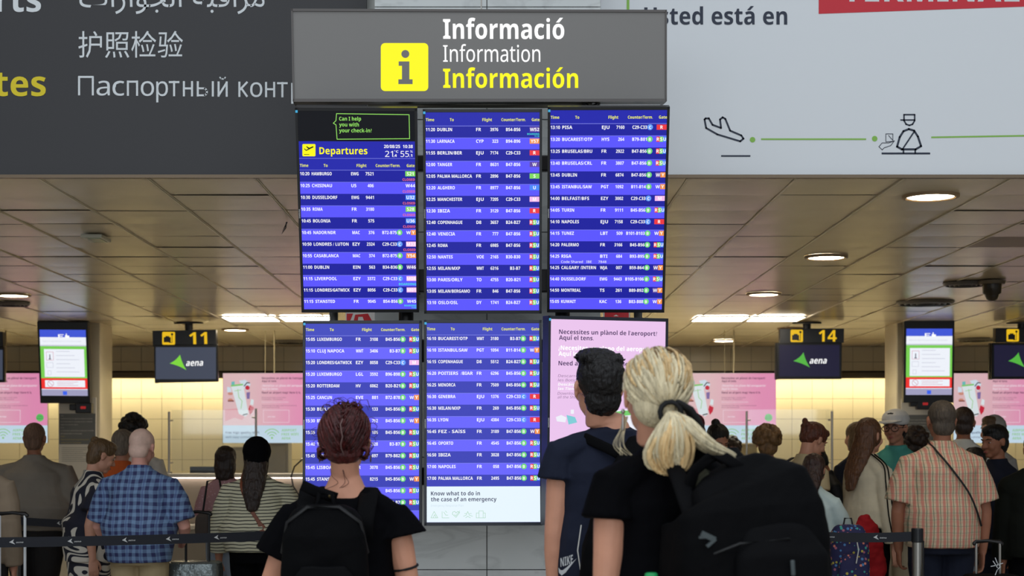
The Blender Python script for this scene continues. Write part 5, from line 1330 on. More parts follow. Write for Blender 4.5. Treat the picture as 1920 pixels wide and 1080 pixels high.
for sd in (-1, 1): m.loft([b.hd((sd*.03+.022*math.cos(i*.6), .103, .003+.017*math.sin(i*.6))) for i in range(12)], [.002]*12, n=6)
child(b, 'glasses', m, M_EYEB)
person('older person with wavy sandy hair in a sage green top', 1438, 12.3, Hof(803, 12.3), sk=SK_P, shirt=dict(mat=F_GRN, t=.5, sinf=.03, inf=.025), pants=dict(mat=F_DKN), hair=('curly', H_SAND, .012), bw=1.1, bd=1.1)
b = person('tall person in a cream vest with pinned auburn hair looking down to the right', 1502, 11.6, Hof(789, 11.6), yaw=-62, sk=SK_L, face=True, vox=.006, shirt=dict(mat=F_CRM, t=.22, inf=.02), pants=dict(mat=F_DKN), hair=(None, H_AUB), head=(0, 26, 0), lean=6, armL=((.2, .1, -1), (0, .6, -.8)))
m = MB(); m.ell(b.hd((0, -.018, .044)), (0.0903, 0.1092, 0.0903), rot=b.RH); m.ell(b.hd((0, -.06, .01)), (0.0756, 0.0578, 0.0693), rot=b.RH); m.ell(b.hd((0, .05, .085)), (0.0630, 0.0473, 0.0315), rot=b.RH)
for q in ((0, -.115, .03), (.02, -.12, .07), (-.015, -.115, .055), (0, -.13, .09)): m.ell(b.hd(q), (.022, .024, .026))
child(b, 'hair', m, H_AUB, rm=.006, disp=.010, dscale=.03)
m = strap(b, [b.B(V(-.12, -.12, 1.28)*b.k), b.B(V(-.12, -.115, 1.40)*b.k), b.B(V(-.11, -.02, 1.475)*b.k), b.B(V(-.11, .11, 1.38)*b.k), b.B(V(-.13, .13, 1.25)*b.k)], .022, F_STRP); wrap(b, child(b, 'bag_strap', m, F_STRP))
b = person('dark haired person in a black jacket and blue face mask, bent down', 1571, 12.6, Hof(828, 12.6), yaw=100, sk=SK_T, face=True, vox=.007, shirt=dict(mat=F_JKT, t=.95), pants=dict(mat=F_DKN), hair=('short', H_BLK, .006), head=(0, 34, 0), lean=14)
m = MB(); m.ell(b.hd((0, .062, -.050)), (0.0588, 0.0609, 0.0525), rot=b.RH); child(b, 'face_mask', m, fabric('blue_mask_cloth', (58, 84, 124)), rm=.006)
bG = person('girl with long brown hair in a pale mint shirt and green trousers', 1524, 10.65, Hof(851, 10.65), yaw=-32, sk=SK_M, vox=.006, shirt=dict(mat=F_MINT, t=.42, bot=1.00, sinf=.022, sflare=.02), pants=dict(mat=F_EMR, inf=.03, flare=.02), hair=('long', hairm('deep_brown', (52, 30, 24)), .01), head=(0, 14, 0), armR=((.2, .5, -1), (-.1, 1, -.25), .9), armL=((.1, .6, -.9), (.0, 1, -.2), .9), shoe=M_SHOEW)
b = person('person with very long chestnut hair in a white jacket with two black sleeve stripes', 1628, 11.35, Hof(785, 11.35), yaw=-64, sk=SK_L, vox=.007, shirt=dict(mat=fabric('warm_lit_white_nylon', (218, 208, 184)), t=.93, bot=.96, sinf=.022, inf=.024), pants=dict(mat=F_BLK), hair=('long', H_LBR, .012), head=(8, 4, 0), armR=((.12, .04, -1), (.03, .2, -1)), armL=((.15, .1, -1), (.02, .2, -1)))  # white jacket; the warm light on it is put into its colour
S, E_, W_, f, _ = b.arm[1]
for dx in (-.014, .014):
    for sd in (1,):
        o1 = V(.062, -.03+dx*1.2, 0); o2 = V(.056, -.028+dx*1.2, 0); o3 = V(.046, -.02+dx, 0)
        m = MB(); m.loft(finer([b.B(V(.09, -.03+dx, 1.49)*b.k), S+V(.045, -.03+dx, .06), S+o1+V(0.012, 0, -.05), S.lerp(E_, .5)+o1, E_+o2, E_.lerp(W_, .5)+o2, W_+o3], 8), [(.006, .004)]*49, n=6, caps='flat'); wrap(b, child(b, 'sleeve_stripe', m, F_BLK), .003)
person('person with brown hair almost hidden behind the long chestnut hair', 1606, 13.3, Hof(793, 13.3), yaw=30, sk=SK_L, shirt=dict(mat=F_DKN), pants=dict(mat=F_DKN), hair=('bob', H_BR))
b = person('person in a white cap, glasses and teal tank top facing left', 1679, 12.4, Hof(772, 12.4), yaw=136, sk=SK_M, face=True, vox=.006, shirt=dict(mat=F_TEAL, t=0.12, inf=.022, bot=.86), pants=dict(mat=F_BEI, t=.5, inf=.035, name='shorts'), hair=('short', H_BLK), head=(10, 2, 0), armR=((.2, 0, -1), (-.3, .9, -.2), .9), armL=((.2, 0, -1), (-.3, .9, -.2), .9))
m = MB(); m.ell(b.hd((0, -.014, .066)), (1.06*0.1008, 0.1176, 0.0819), rot=b.RH); child(b, 'cap', m, fabric('white_cap_cotton', (208, 206, 204)), rm=.006)
m = MB(); m.loft([b.hd((0, .05, .052)), b.hd((0, .13, .052)), b.hd((0, .185, .042))], [(.080, .009), (.078, .008), (.055, .006)], n=16, ref=b.RH @ V(1, 0, 0)); child(b, 'cap_brim', m, MATS['white_cap_cotton'])
m = MB()
for sd in (-1, 1):
    q = [b.hd((sd*.034+.027*math.cos(i*.57), .098, .0+.021*math.sin(i*.57))) for i in range(12)]; m.loft(q, [.0028]*12, n=6)
    m.loft([b.hd((sd*.06, .095, .006)), b.hd((sd*.082, .0, .008))], [.0022, .0022], n=6)
m.loft([b.hd((-.008, .102, .004)), b.hd((.008, .102, .004))], [.002, .002], n=6); child(b, 'glasses', m, M_EYEB)
b = person('large person in a salmon plaid shirt with a thin black strap seen from behind', 1765, 9.95, Hof(751, 9.95), yaw=3, sk=SK_T, vox=.006, shirt=dict(mat=plaid_pink(), t=.42, inf=.03, bot=.86, sinf=.03, sflare=.024, waist=2.4, flare=.004, vox=.008), pants=dict(mat=F_DKN, inf=.022), hair=('buzz', hairm('grey_brown', (84, 72, 60), rough=.7), .003), bw=1.12, bd=1.22, sh=1.06,
       armL=((.22, .05, -1), (-.12, .32, -1), .6), armR=((.24, .0, -1), (-.02, .12, -1), .5))
m = strap(b, [b.B(V(-.075, .0, 1.495)*b.k), b.B(V(-.06, -.125, 1.43)*b.k), b.B(V(.0, -.178, 1.34)*b.k), b.B(V(.10, -.188, 1.20)*b.k), b.B(V(.155, -.175, 1.09)*b.k), b.B(V(.205, -.12, .99)*b.k)], .006, F_STRP); wrap(b, child(b, 'bag_strap', m, F_STRP))
m = MB(); m.loft([b.B(V(0, -.014, 1.455)*b.k), b.B(V(0, -.014, 1.505)*b.k)], [(.085, .082), (.074, .072)], n=20, caps='flat'); child(b, 'collar', m, MATS['salmon_plaid_cotton'])
person('dark haired person in a white collared shirt just right of the salmon plaid shirt', 1806, 12.95, Hof(763, 12.95), yaw=-8, sk=SK_T, shirt=dict(mat=F_WHT, t=.5), pants=dict(mat=F_DKN), hair=('buzz', H_DBR, .003), sh=1.0)
b = person('person in a grey hood near the right edge', 1860, 13.9, Hof(781, 13.9), yaw=128, sk=SK_L, face=True, vox=.008, shirt=dict(mat=F_GRH, t=.9), pants=dict(mat=F_DKN), hair=('short', H_BR))
m = MB(); m.ell(b.hd((0, -.035, .040)), (0.1071, 0.1103, 0.1050), rot=b.RH); m.ell(b.hd((0, -.05, -.07)), (0.1050, 0.0893, 0.0840), rot=b.RH); child(b, 'hood', m, F_GRH, rm=.008, disp=.008, dscale=.06)
person('dark haired person in a dark jacket facing left near the right edge', 1868, 11.5, Hof(797, 11.5), yaw=118, sk=SK_T, face=True, vox=.007, shirt=dict(mat=F_DKN, t=.9), pants=dict(mat=F_DKN), hair=('short', H_BLK, .004), head=(0, 6, 0))
person('person half hidden at the lower gap beside the salmon plaid shirt with dark curly hair', 1716, 13.3, Hof(806, 13.3), sk=SK_M, shirt=dict(mat=F_CRM), pants=dict(mat=F_DKN), hair=('curly', H_DBR))
b = person('person in a dark olive jacket and black cap cut off by the right edge', 1942, 10.5, Hof(812, 10.5), sk=SK_T, shirt=dict(mat=F_OLV, t=.95, inf=.06, sinf=.04, bw=1), pants=dict(mat=F_BLK), hair=('short', H_BLK), bw=1.1, bd=1.2)
person('person in a white shirt and green sleeve behind the salmon plaid shirt', 1828, 12.25, Hof(840, 12.25), yaw=20, sk=SK_M, shirt=dict(mat=fabric('forest_green_cotton', (30, 92, 62)), t=.5), pants=dict(mat=F_DNM), hair=('short', H_BLK))
# ------------------------------------------------------------------ the three people in front
GN = 'people looking up at the flight screens'
def rbox(m, c, d, e=4.5, n=32, top=.55, mi=0, rot=None):
    """soft bag volume: superelliptic rings stacked in z"""
    c = Vector(c); pts = []; rad = []
    for t, q in ((0, .82), (.04, .94), (.12, 1), (.35, 1.02), (.6, 1), (.78, .96), (.90, .86), (.97, .70), (1, top)):
        pts.append(c+V(0, 0, (t-.5)*d[2])); rad.append((d[0]/2*q, d[1]/2*(q if t < .9 else q*.85)))
    m.loft(pts, rad, n=n, exp=e, caps='flat', ref=(1, 0, 0), mi=mi)
SK_A = skin('front', (212, 152, 124)); F_BAG = fabric('black_backpack_nylon', (8, 8, 10), rough=.75, spec=.07, bump=.35, bscale=9); F_BAG2 = fabric('charcoal_backpack_panel', (11, 11, 13), rough=.75, spec=.07); F_TEE = fabric('black_tee_cotton', (8, 8, 11), bump=.3, spec=.05)
M_BRASS = mat('antique_brass', (130, 112, 76), .3, metal=.9); M_BUCK = mat('grey_buckle', (70, 78, 80), .45); M_ZIP = mat('black_zip', (16, 16, 18), .5)

# --- red haired person
n1 = person('person with pinned up dyed red hair and a black cap sleeve top', 648, 5.3, 1.60, sk=SK_A, vox=.005, group=GN,
            shirt=dict(mat=F_TEE, t=(.27, .12), inf=.020, sinf=.026, sflare=.030, top=1.432, bot=.86, fold=.014, name='top', vox=.007), pants=dict(mat=F_BLK), hair=(None, H_RED),
            head=(0, -10, 0), sh=1.04, bw=.98, armR=((.20, -.02, -1), (.02, .22, -1), .4), armL=((.40, .10, -1), (.0, .55, -1), .4))
k = n1.k; rnd = random.Random(4)
SC_ = (0, -.018, .040); SR_ = (.082, .100, .090)
m = MB(); m.ell(n1.hd(SC_), [q*k*1.07 for q in SR_], n=28, rot=n1.RH); m.ell(n1.hd((0, -.054, -.014)), (.075*k, .054*k, .052*k), n=20, rot=n1.RH); m.ell(n1.hd((0, .02, .06)), (.084*k, .075*k, .066*k), n=20, rot=n1.RH)
remesh(m.build('hair', H_RED, n1.root, smooth=True), .004, disp=.005, dscale=.02, smooth=2); hair1 = n1.root.children[-1]
m = MB()
for sd in (-1, 1):
    st = []
    for i in range(130):
        t = rnd.random(); ph = R(-62+128*t); off = rnd.uniform(.03, .95)
        st.append((sd*(.02+off*.35), -math.cos(ph), math.sin(ph)))
    locks(m, n1, SC_, SR_, st, lambda s_, sd=sd: (sd*rnd.uniform(.030, .042), rnd.uniform(.01, .03), rnd.uniform(.108, .118)), rnd, r0=.0048, lift=.006, wav=.003)
for sd in (-1, 1):   # rolled side sections near the ears
    for j in range(9):
        a = j*.7; c = V(sd*(.066+.004*math.cos(a)), -.062+.010*math.sin(a), -.028+.002*j)
        m.loft([n1.hd(c+V(.016*math.cos(q*.7+a), -.010, .016*math.sin(q*.7+a))) for q in range(8)], [.0045*k]*8, n=6, caps='flat')
m.build('pinned_locks', H_RED, n1.root, smooth=True)
m = MB()   # messy top twist and flyaway strands
for j in range(34):
    a = rnd.uniform(0, 6.28); q = rnd.uniform(.015, .045); c = V(.012+q*math.cos(a), -.01+q*math.sin(a), .118)
    m.loft([n1.hd(c+V(rnd.uniform(-.012, .012), rnd.uniform(-.012, .012), .004+.006*t)) if t else n1.hd(c) for t in range(4)], [.0055*k, .006*k, .0045*k, .002*k], n=6)
for j in range(37):
    a = rnd.uniform(-2.4, 2.4); c = V(.083*math.sin(a), -.02+.02*math.cos(a), .045+.088*math.cos(a)) if j < 34 else V(rnd.uniform(-.05, .03), -.075, -.075)
    if j < 34: p = [c, c+V(math.sin(a)*.018, -.004, math.cos(a)*.018), c+V(math.sin(a+.5)*.030, 0, math.cos(a+.5)*.028), c+V(math.sin(a+1.1)*.030+.004, 0, math.cos(a+1.1)*.024)]
    else: p = [c, c+V(.006, -.008, -.022), c+V(.012+rnd.uniform(-.014, .014), -.008, -.045), c+V(-.014, -.002, -.066)]
    q_ = finer([n1.hd(q) for q in p], 4); m.loft(q_, [.0009*k]*len(q_), n=5)
m.loft([n1.hd(q) for q in ((.035, -.01, .12), (.055, -.01, .150), (.078, -.01, .150), (.085, -.01, .125))], [.0016*k]*4, n=5)
m.build('flyaway_strands', H_RED, n1.root, smooth=True)
m = MB()
pt = [n1.hd(V(.004*math.sin(i*1.9), -.018-.1075*math.cos(R(-46+12*i)), .040+.0975*math.sin(R(-46+12*i)))) for i in range(8)]
m.loft(pt, [(.0022*k, .0016*k)]*8, n=6, ref=(1, 0, 0)); m.build('hair_parting', skin('scalp', (118, 92, 88)), n1.root, smooth=True)
for sd in (-1, 1):
    m = MB(); q = [n1.hd(V(sd*.086, -.012+.009*math.cos(i*.63), -.050+.011*math.sin(i*.63))) for i in range(11)]; m.loft(q, [.0022*k]*11, n=6); m.build('earring', M_BRASS, n1.root, smooth=True)
m = MB(); S, E_, W_, f, _ = n1.arm[1]; c = S.lerp(E_, .62); d = (E_-S).normalized()
u = d.cross(V(0, 1, 0)).normalized(); w_ = d.cross(u)
m.loft([c+(u*math.cos(i*.5)+w_*math.sin(i*.5))*.047*k+d*(.006*math.sin(i*.5)) for i in range(14)], [.0042]*14, n=8); m.build('upper_arm_band', M_STRP if False else F_STRP, n1.root, smooth=True)
X1 = n1.root.location
bp = empty('backpack', (X1.x-.045, X1.y, 0)); tag(bp, 'small black backpack worn by the red haired person', 'backpack', 'backpacks worn in front')
m = MB(); rbox(m, (0, -.215, 1.06), (.275, .15, .46), e=3.0, top=.45); m.build('main_compartment', F_BAG, bp, smooth=True); remesh(bp.children[-1], .006, disp=.010, dscale=.09, smooth=3)
m = MB(); rbox(m, (0.005, -.300, .98), (.205, .07, .24), e=3.2, top=.7); remesh(m.build('front_pocket', F_BAG2, bp, smooth=True), .006, disp=.006, dscale=.07)
m = MB(); m.loft([V(-.135, -.22, 1.14), V(-.115, -.25, 1.235), V(-.05, -.262, 1.285), V(.05, -.262, 1.285), V(.115, -.25, 1.235), V(.135, -.22, 1.14)], [.006]*6, n=8); m.build('zip_line', M_ZIP, bp, smooth=True)
for sd, nm in ((-1, 'shoulder_strap'), (1, 'shoulder_strap')):
    m = MB(); xx = sd*.10; o = .045
    pts = [V(xx*.9, -.165, 1.18), V(xx*.95, -.150, 1.245), V(xx*1.0, -.105, 1.292), V(xx*1.0, -.03, 1.336), V(xx*1.08, .055, 1.31), V(xx*1.25, .125, 1.22), V(xx*1.2, .15, 1.08)]
    m.loft([p+V(o*.6, 0, 0) for p in pts], [(.030, .007)]*7, n=12, exp=3, caps='flat', ref=(1, 0, 0)); m.build(nm, F_BAG, bp, smooth=True)
m = MB(); m.loft([V(-.03, -.19, 1.275), V(-.02, -.20, 1.325), V(.02, -.20, 1.325), V(.03, -.19, 1.275)], [.007]*4, n=8); m.build('carry_handle', F_BAG, bp, smooth=True)
m = MB(); m.ell((.012, -.137, 1.316), (.010, .005, .008)); m.build('brass_stud', M_BRASS, bp, smooth=True)
m = MB(); m.loft([V(-.085, -.110, 1.350), V(-.045, -.125, 1.332), V(.0, -.130, 1.318), V(.028, -.125, 1.308)], [(.018, .006)]*4, n=10, exp=3, caps='flat', ref=(0, 0, 1)); m.build('top_flap', F_BAG, bp, smooth=True)

# --- tall person in navy
n2 = person('tall person with black quiffed hair in a navy tee with a black drawstring bag', 1146, 6.05, 1.83, yaw=8, sk=SK_A, vox=.005, group=GN,
            shirt=dict(mat=F_NVY, t=.17, inf=.022, sinf=.022, sflare=.014, top=1.475, bot=.84, fold=.014, vox=.007), pants=dict(mat=F_BLK, t=.5, name='shorts', inf=.03), hair=(None, H_BLK),
            head=(8, -10, 0), hoff=-.055, sh=1.0, shz=1.385, bw=1.02, armL=((.10, -.03, -1), (-.02, .10, -1), .4), armR=((.12, -.02, -1), (.0, .2, -1), .4), shoe=M_SHOEW)
k = n2.k
m = MB(); m.ell(n2.hd((0, -.022, .040)), [q*k*1.07 for q in (.080, .099, .088)], n=28, rot=n2.RH); m.ell(n2.hd((0, -.058, -.030)), (.068*k, .049*k, .062*k), n=20, rot=n2.RH)
m.ell(n2.hd((0, .01, .095)), (.075*k, .091*k, .043*k), n=20, rot=n2.RH)
rnd = random.Random(8)
for i in range(90):
    a = rnd.uniform(0, 6.28); q = math.sqrt(rnd.random())*.074; c = V(q*math.cos(a)-.004, .0+q*1.2*math.sin(a), .112+rnd.uniform(-.008, .012)-q*q*3.4)
    m.ell(n2.hd(c), [rnd.uniform(.010, .017)*k]*3, n=10)
remesh(m.build('hair', H_BLK, n2.root, smooth=True), .004, disp=.012, dscale=.018, smooth=2)
m = MB()
for i in range(120):
    a = rnd.uniform(0, 6.28); q = math.sqrt(rnd.random())*.075; c = V(q*math.cos(a), .0+q*1.2*math.sin(a), .112-q*q*4.5)
    d = V(-.003+rnd.uniform(-.012, .012)+c.x*.12, .003+rnd.uniform(-.012, .012), rnd.uniform(.004, .012))
    m.loft([n2.hd(c), n2.hd(c+d*.6+V(rnd.uniform(-.004, .004), 0, .004)), n2.hd(c+d*1.25)], [.0055*k, .0042*k, .0010*k], n=6, caps='flat')
m.build('messy_top_tufts', H_BLK, n2.root, smooth=True)
X2 = n2.root.location
db = empty('drawstring_bag', (X2.x, X2.y, 0), R(8)); tag(db, 'black drawstring bag with a white logo on the back of the tall person', 'bag')
m = MB(); c0 = V(.03, -.205, 0)
m.loft([c0+V(-.02, 0, .93), c0+V(-.02, -.01, .98), c0+V(-.015, -.02, 1.10), c0+V(.0, -.01, 1.25), c0+V(.02, .01, 1.38), c0+V(.03, .035, 1.46), c0+V(.03, .045, 1.50)], [(.15, .045), (.175, .062), (.17, .07), (.14, .062), (.105, .05), (.06, .03), (.035, .02)], n=28, exp=2.8, caps='round')
remesh(m.build('sack', F_BAG, db, smooth=True), .006, disp=.012, dscale=.08, smooth=3)
for sd in (-1, 1):
    m = MB(); m.loft([V(.05, -.165, 1.42), V(.02+sd*.06, -.150, 1.47), V(sd*.115, -.07, 1.512), V(sd*.120, .02, 1.510), V(sd*.13, .125, 1.42), V(sd*.16, .14, 1.25), V(sd*.19, .06, 1.05)], [(.019, .006)]*7, n=10, exp=3, caps='flat', ref=(.3, 0, 1)); m.build('strap', F_BAG, db, smooth=True)
m = MB(); m.loft([V(-.155, -.20, 1.02), V(-.165, -.19, 1.10), V(-.15, -.18, 1.19)], [.0025]*3, n=6); m.build('white_cord', F_WHT, db, smooth=True)
Mb = Matrix.Translation((X2.x, X2.y, 0)) @ Matrix.Rotation(R(8), 4, 'Z') @ Matrix.Translation((0, -.306, 0)) @ Matrix.Rotation(R(4), 4, 'X')
pn = Panel(Mb, .0006); LW = mat('white_rubber_print', (196, 198, 200), .5)
a = pn.loc(1051, 1063); b_ = pn.loc(1053, 1045)
txt_mb = MB()
pl2 = Panel(Mb @ Matrix.Translation((a[0], 0, a[1])) @ Matrix.Rotation(R(-16), 4, 'Y'), .0006)
pl2.text('NIKE', 0, 0, .030, LW, width=.046, bold=.03, shear=.25, l=1)
PANELS.append((pl2, 'white_logo_lettering', db))
pn.poly([(1047, 1064), (1048, 1074), (1053, 1079), (1060, 1074), (1081, 1047), (1062, 1064), (1055, 1069), (1051, 1069)], LW, 1)
PANELS.append((pn, 'white_swoosh_mark', db))

# --- blonde person
n3 = person('person with a long blonde ponytail and black tee carrying a very large black backpack', 1246, 4.55, 1.735, yaw=30, sk=SK_A, vox=.005, group=GN,
            shirt=dict(mat=F_TEE, t=.17, inf=.022, sinf=.022, sflare=.014, top=1.47, bot=.84, fold=.012, vox=.007), pants=dict(mat=F_BLK), hair=(None, H_BLD), face=True,
            head=(-20, -6, 3), shz=1.372, hoff=-.048, sh=1.0, bw=1.0, armL=((.10, -.02, -1), (-.06, .10, -1), .4), armR=((.15, .02, -1), (.0, .5, -1), .4))
k = n3.k
SC3 = (0, -.020, .038); SR3 = (.086, .106, .094)
m = MB(); m.ell(n3.hd(SC3), [q*k*1.02 for q in SR3], n=32, rot=n3.RH); m.ell(n3.hd((0, -.060, -.015)), (.080*k, .060*k, .070*k), n=24, rot=n3.RH); m.ell(n3.hd((0, .02, .058)), (.084*k, .076*k, .070*k), n=24, rot=n3.RH)
remesh(m.build('hair', H_BLD, n3.root, smooth=True), .004, smooth=3)
tie = V(.010, -.128, -.030); rnd = random.Random(12); m = MB(); mg = MB(); st = []
for i in range(230):
    z = rnd.uniform(-.75, 1); a = rnd.uniform(0, 6.28); q = math.sqrt(1-z*z); d = V(q*math.cos(a), q*math.sin(a), z)
    if d.y > .55 and d.z < .45: continue
    if d.z < -.25 and d.y > -.1: continue
    st.append(d)
gold = [d for d in st if d.z > .50 and rnd.random() < .62]; rest = [d for d in st if d not in gold]
locks(m, n3, SC3, SR3, rest, tie, rnd, r0=.0058, lift=.004, wav=.003)
locks(mg, n3, SC3, SR3, gold, tie, rnd, r0=.0050, lift=.005, wav=.003, over=.55)
md = MB(); locks(md, n3, SC3, SR3, [V(rnd.uniform(-.5, .5), rnd.uniform(-.5, .45), 1) for _ in range(13)], tie, rnd, r0=.0028, lift=.006, wav=.003, over=.42); md.build('dark_root_streaks', hairm('root_brown', (120, 92, 54), vary=.2), n3.root, smooth=True)
m.build('swept_locks', H_BLD, n3.root, smooth=True); mg.build('golden_root_locks', H_GLD, n3.root, smooth=True)
m = MB(); T3 = n3.hd(tie); q = n3.RH
m.loft([T3+q @ (V(.030*math.cos(i*.52), -.002*math.sin(i), .030*math.sin(i*.52))*k) for i in range(13)], [.0075*k]*13, n=8)
m.build('hair_tie', F_STRP, n3.root, smooth=True)
m = MB(); m.loft([T3+q @ (V(.02, .0, .03)*k), T3+q @ (V(.055, .01, .012)*k), T3+q @ (V(.080, .02, -.022)*k), T3+q @ (V(.105, .03, -.055)*k)], [(.008, .012), (.011, .02), (.014, .026), (.009, .02)], n=10); m.build('black_scarf_end', F_STRP, n3.root, smooth=True)
def tail(m, n_, ctrl, spread, r0, rnd, seed_tw=1.0):
    for j in range(n_):
        a = rnd.uniform(0, 6.28); rr = math.sqrt(rnd.random()); pts = []; rad = []
        N_ = len(ctrl)
        for i, c in enumerate(ctrl):
            s_ = spread[i]; aa = a+i*.35*seed_tw
            pts.append(T3+q @ ((V(c[0], c[1], c[2])+V(math.cos(aa)*s_[0]*rr, math.sin(aa)*s_[1]*rr, rnd.uniform(-.004, .004)))*k))
            rad.append(r0*k*(1.15 if 0 < i < N_-2 else .8)*(1 if i < N_-1 else .35))
        # smooth the path
        P2 = []; R2 = []
        for i in range(N_-1):
            p0, p1, p2, p3 = pts[max(i-1, 0)], pts[i], pts[i+1], pts[min(i+2, N_-1)]
            for t in (0, .33, .66):
                P2.append(.5*((2*p1)+(-p0+p2)*t+(2*p0-5*p1+4*p2-p3)*t*t+(-p0+3*p1-3*p2+p3)*t**3)); R2.append(rad[i]*(1-t)+rad[i+1]*t)
        P2.append(pts[-1]); R2.append(rad[-1])
        m.loft(P2, R2, n=6, caps='flat')
m = MB(); tail(m, 120, [(0, 0, 0), (0, -.035, -.012), (-.012, -.055, -.060), (-.022, -.050, -.110), (-.014, -.035, -.150), (.012, -.03, -.160)], [(.012, .012), (.026, .018), (.050, .022), (.060, .024), (.050, .022), (.03, .02)], .0050, rnd)
tail(m, 90, [(.0, 0, 0), (.030, -.04, -.018), (.066, -.05, -.056), (.112, -.04, -.088), (.160, -.02, -.108), (.200, .0, -.140)], [(.012, .012), (.020, .018), (.028, .024), (.034, .026), (.030, .026), (.02, .02)], .0046, rnd)
m.build('ponytail', H_BLD, n3.root, smooth=True)
m = MB(); tail(m, 34, [(0, -.004, .0), (-.006, -.046, -.022), (-.028, -.070, -.075), (-.036, -.062, -.125), (-.010, -.050, -.162), (.022, -.05, -.150)], [(.010, .01), (.020, .012), (.034, .014), (.038, .014), (.03, .014), (.02, .012)], .0042, rnd)
tail(m, 22, [(0, -.006, .0), (.018, -.045, -.02), (.035, -.060, -.075), (.030, -.055, -.13), (.005, -.045, -.165), (-.02, -.04, -.165)], [(.008, .01), (.014, .012), (.02, .014), (.022, .014), (.02, .014), (.012, .012)], .0042, rnd)
m.build('golden_ponytail_locks', H_GLD, n3.root, smooth=True)
m = MB()
for j in range(8):
    c = V(-.078+rnd.uniform(-.008, .008), -.005, -.055); p = [c, c+V(-.008, -.01, -.035), c+V(-.016+rnd.uniform(-.012, .012), -.02, -.075), c+V(.01+rnd.uniform(-.03, .01), -.03, -.10)]
    q_ = finer([n3.hd(v) for v in p], 4); m.loft(q_, [.0010*k]*len(q_), n=5)
m.build('loose_strands', H_BLD, n3.root, smooth=True)
m = MB(); e0 = n3.hd((-.086, -.010, -.042)); m.ell(e0, (.006, .006, .008)); m.loft([e0, e0+V(0, 0, -.022), e0+V(0, 0, -.05)], [.0018, .0035, .005], n=8); m.build('silver_earring', M_STEEL, n3.root, smooth=True)

X3 = n3.root.location
bb = empty('large_backpack', (X3.x+.139, X3.y-.10, 0), R(12)); tag(bb, 'huge black travel backpack on the back of the blonde person', 'backpack', 'backpacks worn in front')
m = MB(); c = V(.035, -.13, 1.06)
m.loft([V(.02, -.12, .70), V(.02, -.13, .74), V(.02, -.14, .90), V(.025, -.14, 1.08), V(.025, -.135, 1.22), V(.02, -.13, 1.295), V(.012, -.12, 1.335), V(.0, -.11, 1.352)], [(.17, .12), (.195, .14), (.212, .155), (.214, .155), (.212, .15), (.205, .138), (.19, .120), (.15, .075)], n=36, exp=4.8, caps='round')
remesh(m.build('main_compartment', F_BAG, bb, smooth=True), .007, disp=.014, dscale=.11, smooth=3)
m = MB(); m.loft([V(.07, -.26, .72), V(.07, -.275, .80), V(.07, -.285, 1.0), V(.07, -.28, 1.18), V(.065, -.26, 1.24)], [(.12, .04), (.135, .055), (.14, .06), (.13, .055), (.10, .035)], n=28, exp=3.2)
remesh(m.build('front_pocket', F_BAG2, bb, smooth=True), .007, disp=.008, dscale=.08)
m = MB(); m.loft([V(.225, -.12, .74), V(.235, -.12, .9), V(.235, -.12, 1.1), V(.215, -.12, 1.18)], [(.03, .09), (.035, .10), (.032, .10), (.02, .07)], n=20, exp=3); remesh(m.build('side_pocket', F_BAG2, bb, smooth=True), .007, disp=.006, dscale=.07)
m = MB(); m.loft([V(-.13, -.10, 1.33), V(-.115, -.13, 1.405), V(-.075, -.14, 1.440), V(-.03, -.14, 1.440), V(.01, -.14, 1.415), V(.055, -.13, 1.375)], [(.016, .010)]*6, n=10, exp=3); m.build('top_handle', F_BAG, bb, smooth=True)
m = MB(); m.loft([V(-.095, -.10, 1.37), V(-.07, -.11, 1.395), V(-.03, -.11, 1.40), V(.0, -.10, 1.37)], [(.02, .02)]*4, n=10); m.build('olive_roll', fabric('olive_lining', (54, 54, 42)), bb, smooth=True)
m = MB(); m.loft([V(-.15, .16, 1.35), V(-.16, .07, 1.44), V(-.155, -.02, 1.46), V(-.145, -.10, 1.38), V(-.135, -.20, 1.26), V(-.12, -.275, 1.15)], [(.026, .010)]*6, n=12, exp=3, caps='flat', ref=(1, 0, 0)); m.build('shoulder_strap', F_BAG2, bb, smooth=True)
m = MB(); m.loft([V(-.05, .16, 1.36), V(-.03, .07, 1.46), V(.03, -.02, 1.46), V(.06, -.09, 1.39)], [(.026, .010)]*4, n=12, exp=3, caps='flat', ref=(1, 0, 0)); m.build('shoulder_strap', F_BAG2, bb, smooth=True)
m = MB(); m.box((-.135, -.300, 1.238), (.040, .008, .014), rot=Matrix.Rotation(R(25), 3, 'Y')); m.box((-.128, -.302, 1.222), (.030, .008, .008), rot=Matrix.Rotation(R(-40), 3, 'Y')); m.box((-.150, -.300, 1.236), (.02, .006, .006)); m.build('grey_buckle', M_BUCK, bb)
m = MB(); m.loft([V(.075, -.352, 1.175), V(.077, -.352, 1.14)], [(.006, .003)]*2, n=8, exp=4); m.build('grey_zip_pull', M_BUCK, bb, smooth=True)
m = MB()
for z0 in (1.02, 1.22): m.loft([V(-.14, -.27, z0-.04), V(-.05, -.305, z0), V(.08, -.31, z0+.01), V(.20, -.24, z0-.03)], [.0035]*4, n=6)
m.build('zip_line', M_ZIP, bb, smooth=True)
bo = empty('green_bottle', P(1221, 1100, 4.22)); tag(bo, 'emerald green bottle whose lid shows at the bottom beside the large backpack', 'bottle')
m = MB(); m.loft([V(0, 0, -.20), V(0, 0, -.03), V(0, 0, -.005)], [.033, .034, .022], n=24); m.build('bottle_body', mat('emerald_bottle', (18, 120, 76), .35), bo, smooth=True)
m = MB(); m.loft([V(0, 0, -.005), V(0, 0, .018), V(0, 0, .034), V(0, 0, .037)], [.0175, .0185, .0165, .012], n=24, caps='flat'); m.build('bottle_lid', mat('green_lid', (30, 156, 88), .4), bo, smooth=True)

